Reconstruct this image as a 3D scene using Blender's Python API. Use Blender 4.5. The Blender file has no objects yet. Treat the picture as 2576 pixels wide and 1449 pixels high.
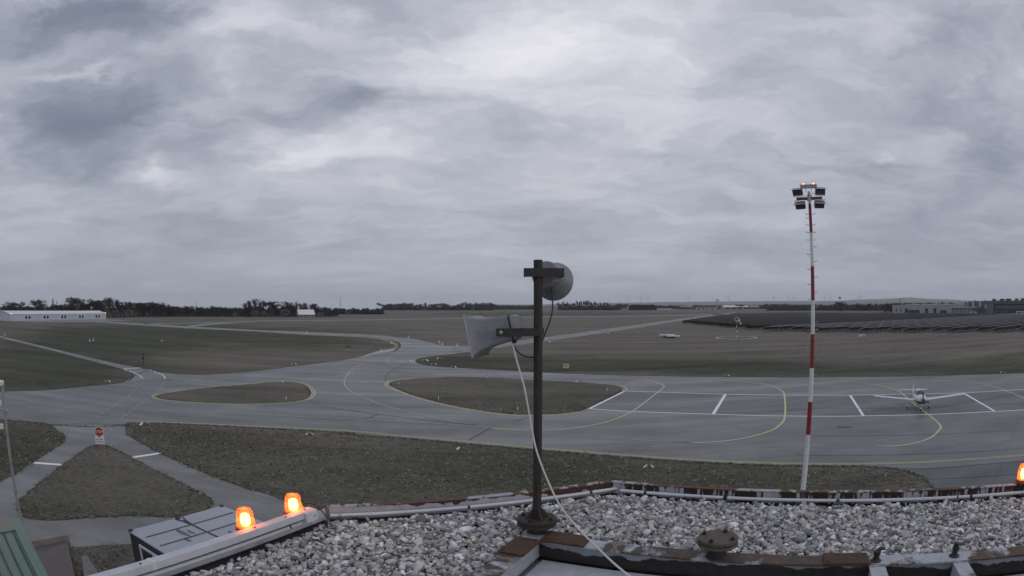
import bpy, bmesh, math, random
import numpy as np
from mathutils import Vector, Matrix
from mathutils.geometry import tessellate_polygon

R = math.radians
random.seed(7)
rng = np.random.default_rng(7)
scene = bpy.context.scene
col = scene.collection

# ------------------------------------------------------------------ camera
H = 12.5                      # camera height above the airfield, metres
PITCH = R(1.5)
K1, K3 = 0.85, 0.025          # wide security-camera lens: angle = K1 r + K3 r^3, r = 1 at the frame's side
cam = bpy.data.cameras.new('camera')
cam.type = 'PANO'
cam.sensor_width = 36.0
cam.sensor_fit = 'HORIZONTAL'
cam.clip_start = 0.05
cam.clip_end = 40000.0
for tgt in (cam, getattr(cam, 'cycles', None)):
    try:
        tgt.panorama_type = 'FISHEYE_LENS_POLYNOMIAL'
        tgt.fisheye_fov = R(180)
        tgt.fisheye_polynomial_k0 = 0.0
        tgt.fisheye_polynomial_k1 = -K1 / 18.0
        tgt.fisheye_polynomial_k2 = 0.0
        tgt.fisheye_polynomial_k3 = -K3 / 18.0 ** 3
        tgt.fisheye_polynomial_k4 = 0.0
    except Exception:
        pass
cam_ob = bpy.data.objects.new('camera', cam)
col.objects.link(cam_ob)
cam_ob.location = (0, 0, H)
cam_ob.rotation_euler = (R(90) + PITCH, 0, 0)
scene.camera = cam_ob


def ray(px, py):
    u = (px - 1288) / 1288
    v = -(py - 724.5) / 1288
    r = math.hypot(u, v)
    th = K1 * r + K3 * r ** 3
    s = math.sin(th) / r if r > 1e-9 else K1
    x, y, z = u * s, math.cos(th), v * s
    c, n = math.cos(PITCH), math.sin(PITCH)
    return x, y * c - z * n, y * n + z * c


def G(px, py, z=0.0):
    x, y, w = ray(px, py)
    t = (z - H) / w
    return Vector((x * t, y * t, z))


def D(px, py, d):
    x, y, w = ray(px, py)
    t = d / math.hypot(x, y)
    return Vector((x * t, y * t, H + w * t))


# ------------------------------------------------------------------ sky, sun, exposure
SUN_EL, SUN_AZ = R(9), R(118)            # low morning sun behind the cloud, off to the right rear
world = bpy.data.worlds.new('World')
scene.world = world
world.use_nodes = True
wt = world.node_tree
wt.nodes.clear()


def wn(kind, **kw):
    n = wt.nodes.new(kind)
    for k, v in kw.items():
        setattr(n, k, v)
    return n


def wlink(a, b):
    wt.links.new(a, b)


def wmath(op, a, b=None, c=None):
    n = wn('ShaderNodeMath', operation=op)
    for i, v in enumerate((a, b, c)):
        if v is None:
            continue
        if isinstance(v, (int, float)):
            n.inputs[i].default_value = v
        else:
            wlink(v, n.inputs[i])
    return n.outputs[0]


tc = wn('ShaderNodeTexCoord')
sp = wn('ShaderNodeSeparateXYZ')
wlink(tc.outputs['Generated'], sp.inputs[0])
Q0 = 0.16
zc = wmath('ADD', wmath('MAXIMUM', sp.outputs[2], 0.0), Q0)
qn = wn('ShaderNodeCombineXYZ')
wlink(wmath('DIVIDE', sp.outputs[0], zc), qn.inputs[0])
wlink(wmath('DIVIDE', sp.outputs[1], zc), qn.inputs[1])
qraw = qn.outputs[0]
warp = wn('ShaderNodeTexNoise')
warp.inputs['Scale'].default_value = 1.5
warp.inputs['Detail'].default_value = 6.0
warp.inputs['Roughness'].default_value = 0.62
wlink(qraw, warp.inputs['Vector'])
wsub = wn('ShaderNodeVectorMath', operation='SUBTRACT')
wlink(warp.outputs['Color'], wsub.inputs[0])
wsub.inputs[1].default_value = (0.5, 0.5, 0.5)
wsc = wn('ShaderNodeVectorMath', operation='MULTIPLY')
wlink(wsub.outputs[0], wsc.inputs[0])
wsc.inputs[1].default_value = (0.9, 0.9, 0.0)
wadd = wn('ShaderNodeVectorMath', operation='ADD')
wlink(qraw, wadd.inputs[0])
wlink(wsc.outputs[0], wadd.inputs[1])
q = wadd.outputs[0]


def cloud_noise(scale, detail, rot, sx, sy, off):
    mp = wn('ShaderNodeMapping')
    wlink(q, mp.inputs['Vector'])
    mp.inputs['Rotation'].default_value = (0, 0, R(rot))
    mp.inputs['Scale'].default_value = (sx, sy, 1)
    mp.inputs['Location'].default_value = (off, off * .7, off)
    n = wn('ShaderNodeTexNoise')
    n.inputs['Scale'].default_value = scale
    n.inputs['Detail'].default_value = detail
    n.inputs['Roughness'].default_value = 0.58
    wlink(mp.outputs[0], n.inputs['Vector'])
    return n.outputs['Fac']


n1 = cloud_noise(0.75, 7, 25, 1.0, 1.5, 3.1)
n2 = cloud_noise(2.0, 6, -20, 0.85, 1.6, 7.7)
n3 = cloud_noise(5.0, 7, 35, 0.8, 1.5, 1.3)
dens = wmath('MULTIPLY_ADD', wmath('SUBTRACT', n1, 0.5), 0.55, 0.585)
dens = wmath('MULTIPLY_ADD', wmath('SUBTRACT', n2, 0.5), 0.62, dens)
dens = wmath('MULTIPLY_ADD', wmath('SUBTRACT', n3, 0.5), 0.24, dens)


def qpt(px, py):
    x, y, z = ray(px, py)
    k = max(z, 0) + Q0
    return np.array([x / k, y / k])


CLOUDS = [  # clouds of this sky: where they hang, how far they reach, how dark (-) or bright (+) they are
    (230, 30, 330, 75, -.44), (300, 140, 260, 60, -.10), (245, 325, 190, 105, -.44), (215, 440, 120, 40, -.24),
    (570, 375, 120, 60, -.18), (945, 265, 110, 45, -.32), (790, 310, 180, 40, -.15), (520, 580, 190, 55, -.20),
    (500, 210, 110, 35, -.14), (150, 690, 560, 60, -.20), (1290, 330, 110, 30, -.10), (900, 25, 120, 60, -.06),
    (2390, 110, 150, 60, -.16), (2320, 300, 130, 40, -.12), (2510, 400, 110, 80, -.26), (2150, 415, 130, 40, -.12),
    (1910, 215, 130, 50, -.10), (2450, 620, 300, 90, -.20), (1900, 640, 260, 40, -.06),
    (590, 60, 150, 60, .24), (1350, 180, 320, 120, .22), (780, 385, 190, 60, .24), (1280, 120, 150, 90, .10),
    (1700, 120, 330, 120, .10), (400, 450, 60, 22, .34), (215, 190, 70, 16, .16), (2190, 392, 45, 14, .20),
    (1050, 480, 160, 30, .10), (1750, 330, 300, 60, .08), (640, 230, 70, 40, .10), (1640, 20, 260, 60, .10),
    (30, 330, 60, 60, .10), (2330, 420, 90, 40, .06)]
for px, py, rx, ry, amt in CLOUDS:
    c = qpt(px, py)
    M = np.column_stack([(qpt(px + rx, py) - qpt(px - rx, py)) / 2, (qpt(px, py + ry) - qpt(px, py - ry)) / 2])
    Mi = np.linalg.inv(M)
    sb = wn('ShaderNodeVectorMath', operation='SUBTRACT')
    wlink(q, sb.inputs[0])
    sb.inputs[1].default_value = (c[0], c[1], 0)
    e = []
    for row in Mi:
        dp = wn('ShaderNodeVectorMath', operation='DOT_PRODUCT')
        wlink(sb.outputs[0], dp.inputs[0])
        dp.inputs[1].default_value = (row[0], row[1], 0)
        e.append(dp.outputs['Value'])
    r2 = wmath('MULTIPLY_ADD', e[0], e[0], wmath('MULTIPLY', e[1], e[1]))
    dens = wmath('MULTIPLY_ADD', wmath('EXPONENT', wmath('MULTIPLY', r2, -1.0)), amt, dens)
ramp = wn('ShaderNodeValToRGB')
cr = ramp.color_ramp
cr.interpolation = 'B_SPLINE'
stops = [(0.0, (.150, .178, .245)), (.25, (.232, .264, .336)), (.5, (.402, .428, .510)), (.75, (.636, .650, .730)),
         (1.0, (.900, .882, .930))]
while len(cr.elements) < len(stops):
    cr.elements.new(.5)
for el, (p, c) in zip(cr.elements, stops):
    el.position = p
    el.color = (*c, 1)
wlink(dens, ramp.inputs[0])
# the air thickens towards the horizon: clouds lose contrast there
hz = wmath('POWER', wmath('SUBTRACT', 1.0, wmath('MINIMUM', wmath('MAXIMUM', sp.outputs[2], 0.0), 1.0)), 6.0)
hmix = wn('ShaderNodeMix', data_type='RGBA')
wlink(wmath('MULTIPLY', hz, 0.82), hmix.inputs['Factor'])
wlink(ramp.outputs[0], hmix.inputs['A'])
hmix.inputs['B'].default_value = (.370, .392, .462, 1)
bright = wn('ShaderNodeVectorMath', operation='SCALE')
wlink(hmix.outputs['Result'], bright.inputs[0])
bright.inputs['Scale'].default_value = 10.0
sky = wn('ShaderNodeTexSky', sky_type='NISHITA')
sky.sun_disc = False
sky.sun_elevation = SUN_EL
sky.sun_rotation = SUN_AZ
smix = wn('ShaderNodeMix', data_type='RGBA')
smix.inputs['Factor'].default_value = 0.97      # closed cloud cover
wlink(sky.outputs[0], smix.inputs['A'])
wlink(bright.outputs[0], smix.inputs['B'])
bg = wn('ShaderNodeBackground')
bg.inputs['Strength'].default_value = 0.1
wlink(smix.outputs['Result'], bg.inputs['Color'])
wo = wn('ShaderNodeOutputWorld')
wlink(bg.outputs[0], wo.inputs['Surface'])

sun = bpy.data.lights.new('sun', 'SUN')
sun.energy = 0.5
sun.angle = R(25)
sun.color = (1, .93, .85)
sun_ob = bpy.data.objects.new('sun', sun)
col.objects.link(sun_ob)
sd = Vector((math.sin(SUN_AZ) * math.cos(SUN_EL), math.cos(SUN_AZ) * math.cos(SUN_EL), math.sin(SUN_EL)))
sun_ob.rotation_euler = sd.to_track_quat('Z', 'Y').to_euler()
sun_ob.location = (0, 0, 60)

vs = scene.view_settings
vs.view_transform = 'Standard'
vs.look = 'None'
vs.exposure = 0.0
vs.gamma = 1.0
vs.use_curve_mapping = False


# ------------------------------------------------------------------ materials
def new_mat(name):
    m = bpy.data.materials.new(name)
    m.use_nodes = True
    nt = m.node_tree
    return m, nt, nt.nodes['Principled BSDF']


def node(nt, kind, ins=None, **kw):
    n = nt.nodes.new(kind)
    for k, v in kw.items():
        setattr(n, k, v)
    for k, v in (ins or {}).items():
        s = n.inputs[k]
        if hasattr(v, 'is_output') or isinstance(v, bpy.types.NodeSocket):
            nt.links.new(v, s)
        else:
            s.default_value = v
    return n


def c4(c):
    return (c[0], c[1], c[2], 1.0)


def coords(nt, space='Object', scale=(1, 1, 1), rot=(0, 0, 0), loc=(0, 0, 0)):
    t = node(nt, 'ShaderNodeTexCoord') if space != 'World' else node(nt, 'ShaderNodeNewGeometry')
    src = t.outputs['Position'] if space == 'World' else t.outputs[space]
    mp = node(nt, 'ShaderNodeMapping', {'Vector': src, 'Scale': scale, 'Rotation': rot, 'Location': loc})
    return mp.outputs[0]


def noise(nt, vec, scale, detail=4.0, rough=.55):
    return node(nt, 'ShaderNodeTexNoise', {'Vector': vec, 'Scale': scale, 'Detail': detail, 'Roughness': rough}).outputs['Fac']


def rampn(nt, fac, stops, interp='LINEAR'):
    r = node(nt, 'ShaderNodeValToRGB', {'Fac': fac})
    e = r.color_ramp
    e.interpolation = interp
    while len(e.elements) < len(stops):
        e.elements.new(.5)
    for el, (p, c) in zip(e.elements, stops):
        el.position = p
        el.color = c4(c) if len(c) == 3 else c
    return r.outputs[0]


def mixc(nt, fac, a, b, blend='MIX'):
    n = node(nt, 'ShaderNodeMix', data_type='RGBA', blend_type=blend)
    for k, v in (('Factor', fac), ('A', a), ('B', b)):
        if isinstance(v, bpy.types.NodeSocket):
            nt.links.new(v, n.inputs[k])
        else:
            n.inputs[k].default_value = v if not isinstance(v, tuple) else c4(v)
    return n.outputs['Result']


def mth(nt, op, a, b=0.0, clamp=False):
    n = node(nt, 'ShaderNodeMath', operation=op, use_clamp=clamp)
    for i, v in enumerate((a, b)):
        if isinstance(v, bpy.types.NodeSocket):
            nt.links.new(v, n.inputs[i])
        else:
            n.inputs[i].default_value = v
    return n.outputs[0]


def bump(nt, b, h, strength, dist):
    n = node(nt, 'ShaderNodeBump', {'Height': h, 'Strength': strength, 'Distance': dist})
    nt.links.new(n.outputs[0], b.inputs['Normal'])


_mats = {}


def M(name, colr, rough=.6, metal=0.0, var=.25, scale=6.0, bmp=0.0, spec=.5, dirt=None, stretch=(1, 1, 1)):
    """painted or plain surface with uneven tone and, where asked, blotches of another colour"""
    if name in _mats:
        return _mats[name]
    m, nt, b = new_mat(name)
    v = coords(nt, scale=stretch)
    n = noise(nt, v, scale, 6, .6)
    lo = tuple(c * (1 - var) for c in colr)
    hi = tuple(min(1, c * (1 + var)) for c in colr)
    cc = rampn(nt, n, [(.3, lo), (.7, hi)])
    if dirt:
        n2 = noise(nt, coords(nt, loc=(3, 5, 2), scale=stretch), scale * .7, 8, .7)
        f = rampn(nt, n2, [(dirt[1], (0, 0, 0)), (dirt[1] + .12, (1, 1, 1))])
        cc = mixc(nt, f, cc, tuple(dirt[0]))
    nt.links.new(cc, b.inputs['Base Color'])
    nt.links.new(rampn(nt, n, [(.2, (rough * .85,) * 3), (.8, (min(1, rough * 1.15),) * 3)]), b.inputs['Roughness'])
    b.inputs['Metallic'].default_value = metal
    b.inputs['Specular IOR Level'].default_value = spec
    if bmp:
        bump(nt, b, noise(nt, v, scale * 8, 5, .6), bmp, .003)
    _mats[name] = m
    return m


def emis(name, colr, strength):
    m, nt, b = new_mat(name)
    b.inputs['Base Color'].default_value = c4(colr)
    b.inputs['Emission Color'].default_value = c4(colr)
    b.inputs['Emission Strength'].default_value = strength
    return m


def mat_grass():
    m, nt, b = new_mat('grass')
    at = node(nt, 'ShaderNodeAttribute', attribute_name='green')
    w = coords(nt, 'World')
    a = R(25.5)
    n_big = noise(nt, w, .035, 6, .6)
    n_mid = noise(nt, coords(nt, 'World', scale=(1, 1.0, 1), rot=(0, 0, a)), .35, 6, .65)
    n_fin = noise(nt, coords(nt, 'World', scale=(1, 1.6, 1)), 2.2, 7, .80)
    g = mth(nt, 'ADD', at.outputs['Fac'], mth(nt, 'MULTIPLY', mth(nt, 'SUBTRACT', n_big, .5), 1.2))
    g = mth(nt, 'ADD', g, mth(nt, 'MULTIPLY', mth(nt, 'SUBTRACT', n_mid, .5), 1.5))
    gf = rampn(nt, g, [(.25, (0, 0, 0)), (.75, (1, 1, 1))])
    straw = rampn(nt, n_fin, [(.25, (.085, .077, .064)), (.5, (.166, .149, .124)), (.75, (.290, .260, .208))])
    green = rampn(nt, n_fin, [(.25, (.032, .036, .024)), (.5, (.068, .073, .048)), (.75, (.145, .146, .098))])
    cc = mixc(nt, gf, straw, green)
    pale = rampn(nt, noise(nt, coords(nt, 'World', loc=(40, 9, 0)), .9, 8, .7), [(.60, (0, 0, 0)), (.74, (1, 1, 1))])
    cc = mixc(nt, mth(nt, 'MULTIPLY', pale, .45), cc, (.17, .155, .125))
    tone = rampn(nt, n_mid, [(.25, (.66,) * 3), (.75, (1.25,) * 3)])
    cc = mixc(nt, 1.0, cc, tone, 'MULTIPLY')
    swath = noise(nt, coords(nt, 'World', scale=(.018, .11, 1), rot=(0, 0, a), loc=(2, 7, 0)), 1.0, 7, .68)
    cc = mixc(nt, 1.0, cc, rampn(nt, swath, [(.36, (.70,) * 3), (.5, (1.0,) * 3), (.66, (1.28,) * 3)]), 'MULTIPLY')
    nt.links.new(cc, b.inputs['Base Color'])
    b.inputs['Roughness'].default_value = .95
    b.inputs['Specular IOR Level'].default_value = .12
    hgt = mth(nt, 'ADD', mth(nt, 'MULTIPLY', n_mid, .5), n_fin)
    bump(nt, b, hgt, .9, .18)
    return m


def mat_asphalt(name, base, warm=(1, 1, 1), rough=.58):
    m, nt, b = new_mat(name)
    a = R(25.5)
    w1 = coords(nt, 'World', scale=(.02, .16, 1), rot=(0, 0, a))
    n1_ = noise(nt, w1, 1.0, 7, .62)
    n2_ = noise(nt, coords(nt, 'World'), .13, 7, .6)
    n3_ = noise(nt, coords(nt, 'World'), 9.0, 4, .7)
    lane = noise(nt, coords(nt, 'World', scale=(.004, .55, 1), rot=(0, 0, a)), 1.0, 3, .5)
    k = mth(nt, 'ADD', mth(nt, 'MULTIPLY', n1_, .45), mth(nt, 'ADD', mth(nt, 'MULTIPLY', n2_, .45), mth(nt, 'MULTIPLY', lane, .25)))
    lo = tuple(base * .50 * x for x in warm)
    mi = tuple(base * x for x in warm)
    hi = tuple(base * 1.65 * x for x in warm)
    cc = rampn(nt, k, [(.44, lo), (.575, mi), (.72, hi)])
    cc = mixc(nt, 1.0, cc, rampn(nt, n3_, [(.3, (.86,) * 3), (.7, (1.12,) * 3)]), 'MULTIPLY')
    # oil and water stains
    st = rampn(nt, noise(nt, coords(nt, 'World', loc=(11, 4, 0), scale=(.6, 1.5, 1), rot=(0, 0, a)), .28, 5, .55),
               [(.66, (0, 0, 0)), (.74, (1, 1, 1))])
    cc = mixc(nt, mth(nt, 'MULTIPLY', st, .5), cc, tuple(base * .42 * x for x in warm))
    # tar-filled joints: a coarse irregular net
    vo = node(nt, 'ShaderNodeTexVoronoi', {'Vector': coords(nt, 'World', scale=(.022, .06, 1), rot=(0, 0, a)), 'Scale': 1.0,
                                           'Randomness': .8}, feature='DISTANCE_TO_EDGE')
    jn = rampn(nt, vo.outputs['Distance'], [(.0, (1, 1, 1)), (.006, (0, 0, 0))])
    cc = mixc(nt, mth(nt, 'MULTIPLY', jn, .38), cc, tuple(base * .38 * x for x in warm))
    nt.links.new(cc, b.inputs['Base Color'])
    nt.links.new(rampn(nt, n1_, [(.34, (rough - .13,) * 3), (.66, (rough + .2,) * 3)]), b.inputs['Roughness'])
    b.inputs['Specular IOR Level'].default_value = .55
    bump(nt, b, n3_, .25, .01)
    return m


def mat_paint(name, colr, wear=.5, under=(.10, .105, .115)):
    """road paint, worn through to the asphalt in places"""
    m, nt, b = new_mat(name)
    n = noise(nt, coords(nt, 'World'), 2.2, 8, .72)
    f = rampn(nt, n, [(wear - .12, (0, 0, 0)), (wear + .06, (1, 1, 1))])
    nt.links.new(mixc(nt, f, tuple(under), tuple(colr)), b.inputs['Base Color'])
    b.inputs['Roughness'].default_value = .6
    return m


def mat_peel(name, paint, rust, sx, sz, grad, off, rough=.75, soft=.015, lo=None, rust2=None, xg=0.0):
    """white paint flaking off rusty steel; object space: x along the profile, z up (metres)"""
    m, nt, b = new_mat(name)
    t = node(nt, 'ShaderNodeTexCoord')
    spx = node(nt, 'ShaderNodeSeparateXYZ', {0: t.outputs['Object']})
    n = noise(nt, coords(nt, scale=(sx, sx * .6, sz)), 1.0, 5, .6)
    n_2 = noise(nt, coords(nt, scale=(sx * .16, sx * .16, sz * .1), loc=(4, 1, 2)), 1.0, 3, .5)
    k = mth(nt, 'ADD', n, mth(nt, 'MULTIPLY', spx.outputs[2], grad))
    k = mth(nt, 'ADD', k, mth(nt, 'MULTIPLY', mth(nt, 'SUBTRACT', n_2, .5), 1.1))
    if xg:
        k = mth(nt, 'ADD', k, mth(nt, 'MULTIPLY', spx.outputs[0], xg))
    f = rampn(nt, mth(nt, 'ADD', k, off), [(.5 - soft, (0, 0, 0)), (.5 + soft, (1, 1, 1))])
    nr = noise(nt, coords(nt), 22.0, 8, .7)
    rc = rampn(nt, nr, [(.3, tuple(c * .55 for c in rust)), (.55, rust), (.8, rust2 or tuple(c * 1.6 for c in rust))])
    pc = rampn(nt, noise(nt, coords(nt), 14.0, 7, .65), [(.3, tuple(c * .72 for c in paint)), (.7, paint)])
    nt.links.new(mixc(nt, f, rc, pc), b.inputs['Base Color'])
    b.inputs['Roughness'].default_value = rough
    hgt = mth(nt, 'ADD', mth(nt, 'MULTIPLY', f, .6), mth(nt, 'MULTIPLY', nr, .35))
    bump(nt, b, hgt, .8, .003)
    return m


def mat_solar():
    m, nt, b = new_mat('solar_glass')
    n = noise(nt, coords(nt), .4, 3, .5)
    nt.links.new(rampn(nt, n, [(.3, (.010, .013, .022)), (.7, (.020, .025, .038))]), b.inputs['Base Color'])
    b.inputs['Roughness'].default_value = .35
    return m


def mat_attr(name, attr, mul=1.0, rough=.7, detail=40.0):
    """colour carried by each loose piece (a stone, a tuft), with fine speckle"""
    m, nt, b = new_mat(name)
    a = node(nt, 'ShaderNodeAttribute', attribute_name=attr)
    n = noise(nt, coords(nt), detail, 5, .65)
    cc = mixc(nt, 1.0, a.outputs['Color'], rampn(nt, n, [(.25, (.62 * mul,) * 3), (.7, (1.15 * mul,) * 3)]), 'MULTIPLY')
    nt.links.new(cc, b.inputs['Base Color'])
    b.inputs['Roughness'].default_value = rough
    return m


GRASS = mat_grass()
ASPH = mat_asphalt('asphalt_apron', .118, (1.0, 1.01, .99), .42)
ASPH_PATH = mat_asphalt('asphalt_road', .175, (1.0, 1.0, .98), .58)
ASPH_DARK = mat_asphalt('asphalt_forecourt', .10, (.98, 1.0, 1.05), .6)
PAINT_W = mat_paint('white_road_paint', (.84, .84, .85), .34)
PAINT_WF = mat_paint('faded_white_paint', (.36, .37, .38), .44)
PAINT_Y = mat_paint('yellow_road_paint', (.62, .56, .27), .38)
PAINT_YF = mat_paint('faded_yellow_paint', (.46, .44, .32), .42)
TAR = mat_paint('tar_seam', (.035, .037, .042), .42)
WHITE = M('white_metal', (.50, .51, .545), .45, var=.10, scale=9, dirt=((.30, .28, .26), .66))
WHITE2 = M('white_paint', (.60, .605, .62), .5, var=.08)
PVC = M('grey_plastic_conduit', (.56, .57, .60), .38, var=.08, scale=4)
DKSTEEL = M('dark_steel', (.028, .026, .025), .55, var=.4, scale=30, bmp=.5)
BLACK = M('black_rubber', (.018, .018, .020), .5, var=.3)
CABLEW = M('white_cable_sheath', (.60, .60, .58), .45, var=.06)
RUST = M('rusty_steel', (.075, .036, .020), .85, var=.5, scale=18, bmp=.8, dirt=((.030, .022, .018), .56))
RUSTD = M('dark_rusty_steel', (.040, .030, .024), .8, var=.4, scale=22, bmp=.8, dirt=((.075, .040, .022), .60))
POLEM = M('weathered_pole_steel', (.028, .022, .019), .72, var=.5, scale=40, bmp=.9, dirt=((.17, .105, .075), .60), stretch=(1, 1, .10))
HORN = M('grey_horn_metal', (.20, .205, .22), .48, metal=.25, var=.16, scale=16, dirt=((.36, .37, .39), .68))
REDP = M('red_mast_paint', (.22, .022, .022), .5, var=.2, scale=3)
WHTP = M('white_mast_paint', (.66, .67, .69), .45, var=.08, scale=3)
GALV = M('galvanised_steel', (.40, .41, .43), .45, metal=.5, var=.15)
GLASS_D = M('dark_window_glass', (.020, .024, .030), .12, var=.2)
CONC = M('concrete', (.30, .29, .275), .85, var=.22, scale=1.2, bmp=.5, dirt=((.20, .19, .18), .58))
FELT = M('roofing_felt', (.040, .041, .044), .9, var=.35, scale=25, bmp=.7)
TYRE = M('tyre_rubber', (.015, .015, .016), .75, var=.2)


# ------------------------------------------------------------------ mesh helpers
class MB:
    def __init__(s):
        s.v, s.f = [], []

    def add(s, vs_, fs):
        o = len(s.v)
        s.v += [tuple(x) for x in vs_]
        s.f += [tuple(i + o for i in f) for f in fs]
        return s

    def box(s, c, d, mat=None):
        x, y, z = d[0] / 2, d[1] / 2, d[2] / 2
        vv = [Vector((a * x, b * y, e * z)) for a in (-1, 1) for b in (-1, 1) for e in (-1, 1)]
        c = Vector(c)
        vv = [(mat @ q_ if mat else q_) + c for q_ in vv]
        return s.add(vv, [(0, 1, 3, 2), (4, 6, 7, 5), (0, 4, 5, 1), (2, 3, 7, 6), (0, 2, 6, 4), (1, 5, 7, 3)])

    def bbox(s, c, d, bev=.01):
        """box with chamfered vertical and top edges"""
        x, y, z = d[0] / 2, d[1] / 2, d[2] / 2
        e = min(bev, x * .45, y * .45, z * .45)

        def ring(ix, iy, zz):
            return [(-x + ix, -y + iy + e, zz), (-x + ix + e, -y + iy, zz), (x - ix - e, -y + iy, zz), (x - ix, -y + iy + e, zz),
                    (x - ix, y - iy - e, zz), (x - ix - e, y - iy, zz), (-x + ix + e, y - iy, zz), (-x + ix, y - iy - e, zz)]
        rings = [ring(0, 0, -z), ring(0, 0, z - e), ring(e * .7, e * .7, z)]
        vv = [Vector(p) + Vector(c) for r_ in rings for p in r_]
        fs = [tuple(range(7, -1, -1)), tuple(range(16, 24))]
        for k in (0, 8):
            fs += [(k + i, k + (i + 1) % 8, k + 8 + (i + 1) % 8, k + 8 + i) for i in range(8)]
        return s.add(vv, fs)

    def tube(s, path, r, n=8, caps=True):
        path = [Vector(p) for p in path]
        rs = r if isinstance(r, (list, tuple)) else [r] * len(path)
        rings = []
        up = None
        for i, p in enumerate(path):
            t = (path[min(i + 1, len(path) - 1)] - path[max(i - 1, 0)]).normalized()
            if up is None:
                up = Vector((0, 0, 1)) if abs(t.z) < .9 else Vector((1, 0, 0))
            a = t.cross(up).normalized()
            b_ = a.cross(t).normalized()
            up = b_
            rings.append([p + (a * math.cos(2 * math.pi * k / n) + b_ * math.sin(2 * math.pi * k / n)) * rs[i] for k in range(n)])
        fs = []
        for i in range(len(path) - 1):
            for k in range(n):
                fs.append((i * n + k, i * n + (k + 1) % n, (i + 1) * n + (k + 1) % n, (i + 1) * n + k))
        if caps:
            fs.append(tuple(range(n - 1, -1, -1)))
            fs.append(tuple(range((len(path) - 1) * n, len(path) * n)))
        return s.add([v_ for r_ in rings for v_ in r_], fs)

    def lathe(s, prof, n=24, mat=None, caps=True):
        """prof: (radius, height) along local z; mat places it"""
        vv = []
        for r_, h in prof:
            for k in range(n):
                p = Vector((r_ * math.cos(2 * math.pi * k / n), r_ * math.sin(2 * math.pi * k / n), h))
                vv.append(mat @ p if mat else p)
        fs = []
        for i in range(len(prof) - 1):
            for k in range(n):
                fs.append((i * n + k, i * n + (k + 1) % n, (i + 1) * n + (k + 1) % n, (i + 1) * n + k))
        if caps:
            fs.append(tuple(range(n - 1, -1, -1)))
            fs.append(tuple(range((len(prof) - 1) * n, len(prof) * n)))
        return s.add(vv, fs)

    def loft(s, rings, caps=True):
        n = len(rings[0])
        fs = []
        for i in range(len(rings) - 1):
            for k in range(n):
                fs.append((i * n + k, i * n + (k + 1) % n, (i + 1) * n + (k + 1) % n, (i + 1) * n + k))
        if caps:
            fs.append(tuple(range(n - 1, -1, -1)))
            fs.append(tuple(range((len(rings) - 1) * n, len(rings) * n)))
        return s.add([p for r_ in rings for p in r_], fs)

    def prism(s, poly, z0, z1):
        """poly: list of (x, y), extruded in z; concave outlines allowed"""
        n = len(poly)
        a = sum(poly[i][0] * poly[(i + 1) % n][1] - poly[(i + 1) % n][0] * poly[i][1] for i in range(n))
        if a < 0:
            poly = poly[::-1]
        vv = [(x, y, z0) for x, y in poly] + [(x, y, z1) for x, y in poly]
        fs = [(i, (i + 1) % n, n + (i + 1) % n, n + i) for i in range(n)]
        for t in tessellate_polygon([[Vector((x, y, 0)) for x, y in poly]]):
            p_ = [Vector((*poly[i], 0)) for i in t]
            up = (p_[1] - p_[0]).cross(p_[2] - p_[0]).z > 0
            t = t if up else t[::-1]
            fs.append(tuple(n + i for i in t))
            fs.append(tuple(reversed(t)))
        return s.add(vv, fs)

    def mesh(s, name, mat, smooth=False):
        me = bpy.data.meshes.new(name)
        me.from_pydata([tuple(p) for p in s.v], [], s.f)
        me.materials.append(mat)
        bm = bmesh.new()
        bm.from_mesh(me)
        bmesh.ops.recalc_face_normals(bm, faces=bm.faces)
        bm.to_mesh(me)
        bm.free()
        if smooth:
            me.polygons.foreach_set('use_smooth', [True] * len(me.polygons))
            try:
                me.set_sharp_from_angle(angle=R(38))
            except Exception:
                pass
        return me

    def build(s, name, mat, parent=None, smooth=False, label=None, loc=None, rz=0.0):
        o = bpy.data.objects.new(name, s.mesh(name, mat, smooth))
        col.objects.link(o)
        if parent:
            o.parent = parent
        if loc is not None:
            o.location = loc
            o.rotation_euler = (0, 0, rz)
        if label:
            o['label'] = label
        return o


def tag(o, label=None, cat=None, group=None, kind=None):
    if label:
        o['label'] = label
    if cat:
        o['category'] = cat
    if group:
        o['group'] = group
    if kind:
        o['kind'] = kind
    return o


def thing(name, label, cat, loc=(0, 0, 0), rz=0.0, group=None):
    o = bpy.data.objects.new(name, None)
    o.empty_display_size = .3
    col.objects.link(o)
    o.location = loc
    o.rotation_euler = (0, 0, rz)
    return tag(o, label, cat, group)


def copy_tree(o, parent=None):
    c = o.copy()
    col.objects.link(c)
    c.parent = parent
    for ch in list(o.children):
        copy_tree(ch, c)
    return c


def link_mesh(name, me, parent=None, loc=None, rz=0.0, scale=None):
    o = bpy.data.objects.new(name, me)
    col.objects.link(o)
    o.parent = parent
    if loc is not None:
        o.location = loc
    o.rotation_euler = (0, 0, rz)
    if scale:
        o.scale = scale
    return o


def spline(pts, sub=8, closed=False):
    """Catmull-Rom through 2-D points"""
    P = [np.array(p, float) for p in pts]
    n = len(P)
    out = []
    for i in range(n if closed else n - 1):
        p0 = P[(i - 1) % n] if closed or i > 0 else P[0] * 2 - P[1]
        p1, p2 = P[i], P[(i + 1) % n]
        p3 = P[(i + 2) % n] if closed or i + 2 < n else P[-1] * 2 - P[-2]
        for k in range(sub):
            t = k / sub
            out.append(.5 * ((2 * p1) + (-p0 + p2) * t + (2 * p0 - 5 * p1 + 4 * p2 - p3) * t * t + (-p0 + 3 * p1 - 3 * p2 + p3) * t ** 3))
    if not closed:
        out.append(P[-1])
    return out


def seg(i, j, pts):
    """points noted on one of eight enlarged tiles of the photograph -> full-picture pixels"""
    return [(644 * i + u / 4, 724.5 + 362.25 * j + v / 4) for u, v in pts]


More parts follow.
